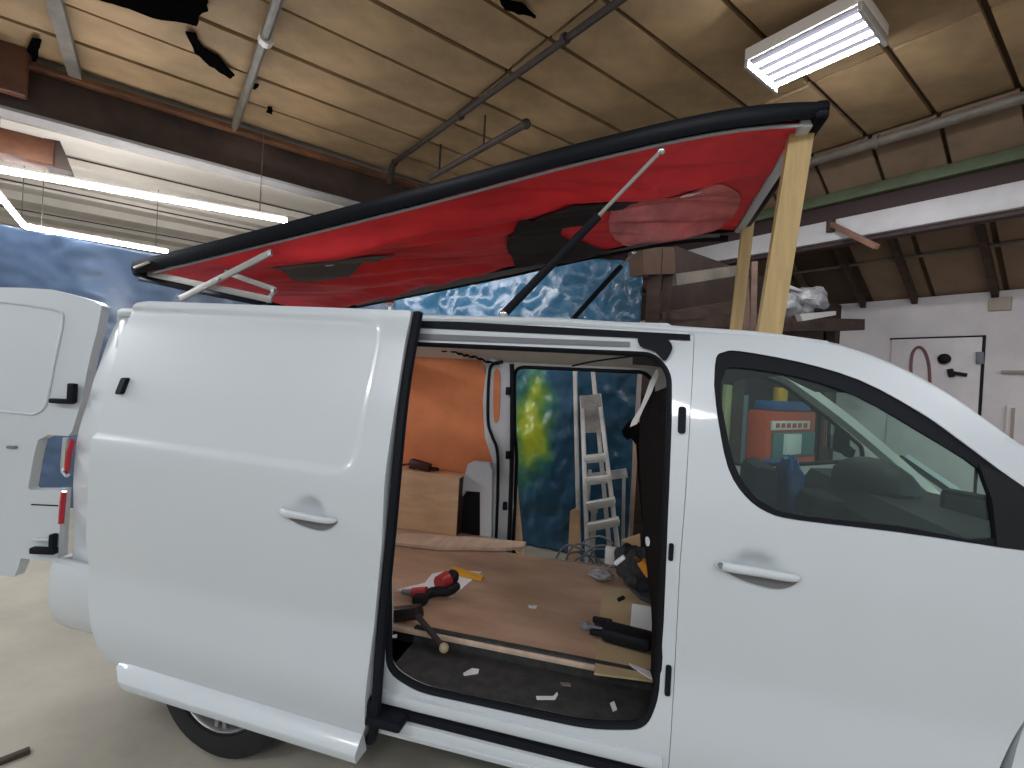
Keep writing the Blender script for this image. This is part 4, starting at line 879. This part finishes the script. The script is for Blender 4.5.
tag(mk('grey_board', Mb().slab([zq(x, y, FT)+BZ*.03 for x, y in [(624, 590), (634, 584), (657, 600), (657, 612), (640, 606)]], (0, 0, .02)), mat('grey_board', (.045, .045, .055), .7), None), 'dark grey board lying against the tool bag', 'board')
pw = [onY(x, y, .62) for x, y in [(632, 604), (654, 607), (652, 642), (645, 636), (630, 628)]]
tag(mk('paper_sheet', Mb().slab(pw, (0, .004, .0)), 'paper', None), 'white paper sheet standing against the tool bag', 'paper')
wb_ = onY(611, 549, 1.35); tag(mk('white_carton', Mb().bbox((wb_[0], 1.35, FT+.075), (.065, .05, .10), None, .008), 'whitebox', None), 'small white carton at the far end of the tool pile', 'carton')
cb = [onY(x, y, 1.30) for x, y in [(622, 540), (640, 534), (641, 556), (637, 552)]]
tag(mk('cardboard_piece', Mb().slab(cb, (0, .012, 0)), 'tanply', None), 'tan cardboard piece standing behind the tool pile', 'cardboard')
t = thing('clamp_tool', 'black bar clamp with toothed end lying on the cream offcut', 'clamp', zq(620, 640, FT))
k0, k1 = zq(590, 637, FT)+BZ*.045, zq(652, 656, FT)+BZ*.055
mk('body', Mb().bar(k0+(k1-k0)*.22, k1, .10, .06, bev=.02), 'blackpl', t)
mk('jaw', Mb().bar(k0+np.array([.02, .03, 0]), k0+(k1-k0)*.4+np.array([0, .02, 0]), .035, .03, bev=.008), 'blackpl', t); mk('jaw', Mb().bar(k0-np.array([.0, .02, .01]), k0+(k1-k0)*.4-np.array([0, .02, 0]), .03, .025, bev=.008), 'blackpl', t)
mk('screw', Mb().tube([k0-np.array([.02, 0, .0]), k0+(k1-k0)*.2], .010, 8).ell(k0-np.array([.02, 0, 0]), (.02, .02, .02)), 'cablegrey', t)
mk('upper_lever', Mb().bar(zq(612, 634, FT)+BZ*.05, zq(592, 628, FT)+BZ*.04, .022, .03, bev=.01), 'blackpl', t)
tag(mk('sticker', Mb().slab([onY(x+2, y, .235) for x, y in cr([(643.5, 538), (646, 537), (648, 541), (647, 546), (644, 545)], 2, True)], (0, .003, 0)), 'sticker', None), 'small white sticker on the dark seat trim', 'sticker')

# ================================================================== BEHIND THE VAN
t = thing('stepladder', 'paint-spattered aluminium stepladder standing by the blue tarp', 'ladder', onZ(605, 548, 0))
LYb, LYt = 2.42, 2.72
def lp_(x, y, f_): return onY(x, y, LYb+(LYt-LYb)*f_)
bl, br = onZ(587, 556, .0), onZ(634, 545, .0); bl[1] = br[1] = LYb
bl = onY(586, 553, LYb); br = onY(630, 540, LYb); tlp, trp = onY(577, 396, LYt), onY(596, 394, LYt)
bl[2] = br[2] = 0.02
bl2, br2 = onY(587, 560, LYb), onY(632, 545, LYb)
def rail(a, b, nm): mk(nm, Mb().bar(a, b, .036, .046, up=(0, 1, 0), bev=.004), 'alu', t)
a0 = onY(583, 556, LYb); a0[2] = GZ+.005; b0 = onY(627, 545, LYb); b0[2] = GZ+.005
a0 = onY(590, 552, LYb); a0[2] = GZ+.005; b0 = onY(625, 545, LYb); b0[2] = GZ+.005
rail(a0, onY(582, 396, LYt), 'side_rail'); rail(b0, onY(599, 394, LYt), 'side_rail')
c0, c1 = onY(580, 552, 2.80), onY(613, 540, 2.80); c0[2] = c1[2] = GZ+.005; tt0, tt1 = onY(575, 368, 2.80), onY(592, 362, 2.80)
rail(c0, tt0, 'back_rail'); rail(c1, tt1, 'back_rail')
for x0, y0, x1, y1, f_ in ((584, 458, 606, 456, .62), (586, 480, 610, 477, .48), (587, 505, 615, 500, .32), (588, 526, 619, 520, .18)):
    A_, B_ = lp_(x0, y0, f_), lp_(x1, y1, f_); mk('tread', Mb().bar(A_, B_, .09, .045, bev=.004), 'alu', t)
    mk('tread_brace', Mb().bar(A_-BZ*.03, B_-BZ*.03, .03, .03), 'alu', t)
pfm = [lp_(x, y, .85) for x, y in [(580, 396), (600, 394), (605, 432), (584, 433)]]
mk('platform', Mb().slab(pfm, (0, .03, .0)), mat('spattered_platform', (.46, .43, .40), .6, noise_amt=.4, nscale=14), t)
# white frame leaning behind the ladder
t = thing('white_casing', 'white wooden casing leaning behind the stepladder', 'casing', onZ(615, 545, 0))
fr = lambda x, y: onY(x, y, 2.88)
mk('stile', Mb().bar(fr(624, 473), fr(623, 560)*np.array([1, 1, 0])+BZ*.0+np.array([0, 0, GZ+.01]), .03, .075, up=(0, 1, 0)), 'whitebox', t)
mk('rail', Mb().bar(fr(588, 478), fr(627, 473), .03, .08), 'whitebox', t); mk('stile', Mb().bar(fr(590, 470), fr(588, 500), .03, .05, up=(0, 1, 0)), 'whitebox', t)
tag(mk('white_carton', Mb().bbox(onY(594, 508, 2.86)*np.array([1, 1, 1.]), (.07, .05, .08), None, .006).bar(onY(594, 512, 2.86), onY(594, 512, 2.86)*np.array([1, 1, 0])+BZ*(GZ+.005), .05, .05), 'whitebox', None), 'narrow white carton behind the ladder treads', 'carton')
def standing(name, pxs, Y, d_, m, label, cat, bot=GZ):
    P = [onY(x, y, Y) for x, y in pxs]
    zmin = min(p[2] for p in P); P = [np.array([p[0], p[1], bot+.002]) if p[2] < zmin+.12 else p for p in P]
    return tag(mk(name, Mb().slab(P, (0, d_, 0)), m, None), label, cat)
standing('wood_offcut', [(570, 512), (575, 509), (580, 512), (580, 542), (569, 540)], 2.66, .04, 'tanply', 'short brown board leaning at the foot of the blue tarp', 'board')
standing('timber_batten', [(633, 436), (638, 436), (638, 528), (632, 528)], 2.60, .04, 'paleply', 'upright tan batten between the ladder and the seat', 'batten')
standing('chipboard_panel', [(638, 499), (646, 499), (646, 527), (636, 527)], 2.55, .03, 'orangewood', 'brown chipboard panel at the foot of the tan batten', 'board')
standing('wood_offcut', [(513, 478), (516, 478), (526, 545), (512, 545)], 2.45, .03, 'tanply', 'slanted tan board beside the far door edge', 'board')
# tangle of grey cable at the foot of the ladder
cb_ = onY(591, 545, 2.22)
t = thing('cable_tangle', 'tangle of grey cable in front of the ladder foot', 'cable', (cb_[0], 2.22, GZ))
rs = random.Random(5)
for k in range(6):
    r_ = rs.uniform(.09, .17); cx_ = cb_[0]+rs.uniform(-.10, .12); cz_ = GZ+.22+rs.uniform(-.04, .10); tl_ = rs.uniform(-.5, .5); sq = rs.uniform(.75, 1.1)
    mk('cable_loop', Mb().tube([(cx_+r_*math.cos(a)*(1+.08*math.sin(3*a+k)), 2.24+r_*math.sin(a)*math.sin(tl_)*.5+rs.uniform(-.002, .002)-.012*k, cz_+r_*sq*math.sin(a)) for a in np.linspace(0, 2*math.pi, 40)[:-1]], .009, 6, closed=True), 'cablegrey', t)
mk('cable_end', Mb().tube(cr([cb_+np.array([-.05, 0, -.05]), cb_+np.array([-.18, -.02, -.02]), cb_+np.array([-.26, 0, -.12]), (cb_[0]-.34, 2.2, GZ+.02), (cb_[0]-.5, 2.25, GZ+.012)], 8), .009, 6), 'cablegrey', t)
mk('coil_rest', Mb().lathe((cb_[0], 2.24, GZ), (0, 0, 1), [(0, 0), (.16, 0), (.16, .03), (.05, .06), (.05, .12), (0, .12)], 20), 'cablegrey', t)

# ================================================================== SHELVES, MACHINE AND CLUTTER BEYOND
SU = 1.55
def sp(x, y, u=SU): return onP(x, y, BU, u)
t = thing('timber_rack', 'old dark timber rack behind the tarp', 'rack', sp(690, 420)*np.array([1, 1, 0]))
def post(x, y0, nm='post', m='oldwood', w_=.11):
    a = sp(x, y0); mk(nm, Mb().bar(a, a*np.array([1, 1, 0])+BZ*(GZ+.005), w_, w_, up=(0, 1, 0)), m, t)
post(656, 250); post(668, 272, w_=.08)
mk('beam', Mb().bar(sp(636, 262), sp(668, 262), .14, .22), mat('brown_beam', (.11, .055, .03), .75, noise_amt=.4, nscale=5), t)
mk('upper_rail', Mb().bar(sp(674, 280), sp(740, 270), .05, .10), 'greywood', t); mk('lower_rail', Mb().bar(sp(660, 320), sp(745, 305), .05, .12), 'oldwood', t)
mk('lower_rail', Mb().bar(sp(650, 327), sp(770, 318), .05, .10), 'oldwood', t)
mk('shelf_board', Mb().bar(sp(762, 326), sp(838, 326), .6, .14), 'oldwood', t)
for x in (742, 830): post(x, 322, 'post', 'oldwood', .10)
t2 = tag(mk('brick_coloured_post', Mb().bar(sp(744, 279, 1.2), sp(746, 345, 1.2), .06, .085, up=(0, 1, 0)).bar(sp(754, 262, 1.2), sp(752, 345, 1.2), .05, .06, up=(0, 1, 0)), mat('pinkish_wood', (.26, .16, .12), .7, noise_amt=.4, nscale=7), None), 'pinkish timber upright beside the thick pine prop', 'post')
lump('plastic_bundle', sp(808, 302, 1.4), (.20, .2, .17), 'clearbag', 'large bundle wrapped in clear plastic on the timber rack', 'bundle', 31, .3)
lump('plastic_bundle', sp(784, 306, 1.4), (.16, .16, .14), 'clearbag', 'small bundle wrapped in clear plastic nearest the thick pine prop', 'bundle', 37, .3)
tag(mk('white_tray', Mb().bbox(sp(793, 289, 1.35), (.05, .34, .035), (BU, BV, BZ), .006), 'whitebox', None), 'thin white tray lying on the plastic bundles', 'tray')
tag(mk('dark_bar', Mb().bbox(sp(822, 312, 1.2), (.05, .30, .05), (BU, BV, BZ), .01), 'blackpl', None), 'dark bar poking out under the large plastic bundle', 'bar')
tag(mk('white_board', Mb().slab([sp(800, 314, 1.0), sp(836, 311, 1.0), sp(836, 315, 1.0), sp(803, 321, 1.0)], BU*.05), 'whitebox', None), 'pale board below the large plastic bundle', 'board')
# red machine seen through the cab
MU = 1.25
def mp_(x, y, u=MU): return onP(x, y, BU, u)
ma, mb2 = mp_(769, 411), mp_(813, 478); mw = abs((ma-mb2)@BV); mc = (ma+mb2)/2; mt = ma[2]
mxy = np.array([mc[0], mc[1], 0])
t = thing('red_machine', 'red workshop machine with white label strip seen through the cab windows', 'machine', mxy+BU*.25)
mk('cabinet', Mb().bbox(mxy+BU*.11+BZ*(mt+GZ)/2, (.22, mw, mt-GZ), (BU, BV, BZ), .03), 'machine_red', t)
def face(x0, y0, x1, y1, m, nm, d_=.02): 
    a, b = mp_(x0, y0), mp_(x1, y1); c_ = (a+b)/2; mk(nm, Mb().bbox(c_-BU*d_/2, (d_, abs((a-b)@BV), abs(a[2]-b[2])), (BU, BV, BZ), .005), m, t)
face(771, 421, 808, 429, 'sticker', 'label_strip'); 
for k in range(6): face(774+5.5*k, 423, 777.5+5.5*k, 427.5, 'machine_red', 'label_mark', .026)
face(772, 433, 812, 456, 'teal', 'tool_bay'); face(782, 434, 795, 453, 'paper', 'paper_roll', .06); face(771, 458, 812, 470, 'machine_red', 'lower_panel')
mk('top_tray', Mb().bbox(mxy+BU*.11+BZ*(mt+.05), (.2, mw*.8, .10), (BU, BV, BZ), .02), 'machine_blue', t)
tag(mk('yellow_can', Mb().lathe(mxy+BU*.1+BV*-.12+BZ*(mt+.10), (0, 0, 1), [(0, 0), (.07, 0), (.07, .13), (.06, .14), (0, .14)], 16), 'yellow', None), 'yellow can standing on the red machine', 'can')
bxy = onP(785, 480, BU, .95); t = thing('blue_drum', 'blue plastic drum in front of the red machine', 'drum', (bxy[0], bxy[1], 0))
zt_ = onP(785, 462, BU, .95)[2]
mk('shell', Mb().lathe((bxy[0], bxy[1], 0), (0, 0, 1), [(0, GZ), (.19, GZ), (.2, .05), (.2, zt_-.05), (.18, zt_), (0, zt_)], 24), 'machine_blue', t); mk('hoop', Mb().lathe((bxy[0], bxy[1], zt_*.66), (0, 0, 1), [(.19, -.02), (.215, 0), (.19, .02)], 24), 'machine_blue', t)
yy_ = onP(729, 385, BU, 1.6); tag(mk('pale_board', Mb().bbox((yy_[0], yy_[1], (yy_[2]+GZ)/2), (.04, .16, yy_[2]-GZ), (BU, BV, BZ), .006), 'paleyellow', None), 'pale yellow board standing left of the red machine', 'board')
yy_ = onP(745, 395, BU, 1.5); tag(mk('grey_pole', Mb().tube([(yy_[0], yy_[1], GZ), yy_], .035, 10), 'cablegrey', None), 'dark grey pole between the pale board and the red machine', 'pole')
# stick on the floor at the lower left
tag(mk('floor_stick', Mb().bar(onZ(-6, 764, GZ+.01), onZ(30, 750, GZ+.01), .03, .02, bev=.004), 'oldwood', None), 'short dark stick on the concrete in the lower left corner', 'stick')
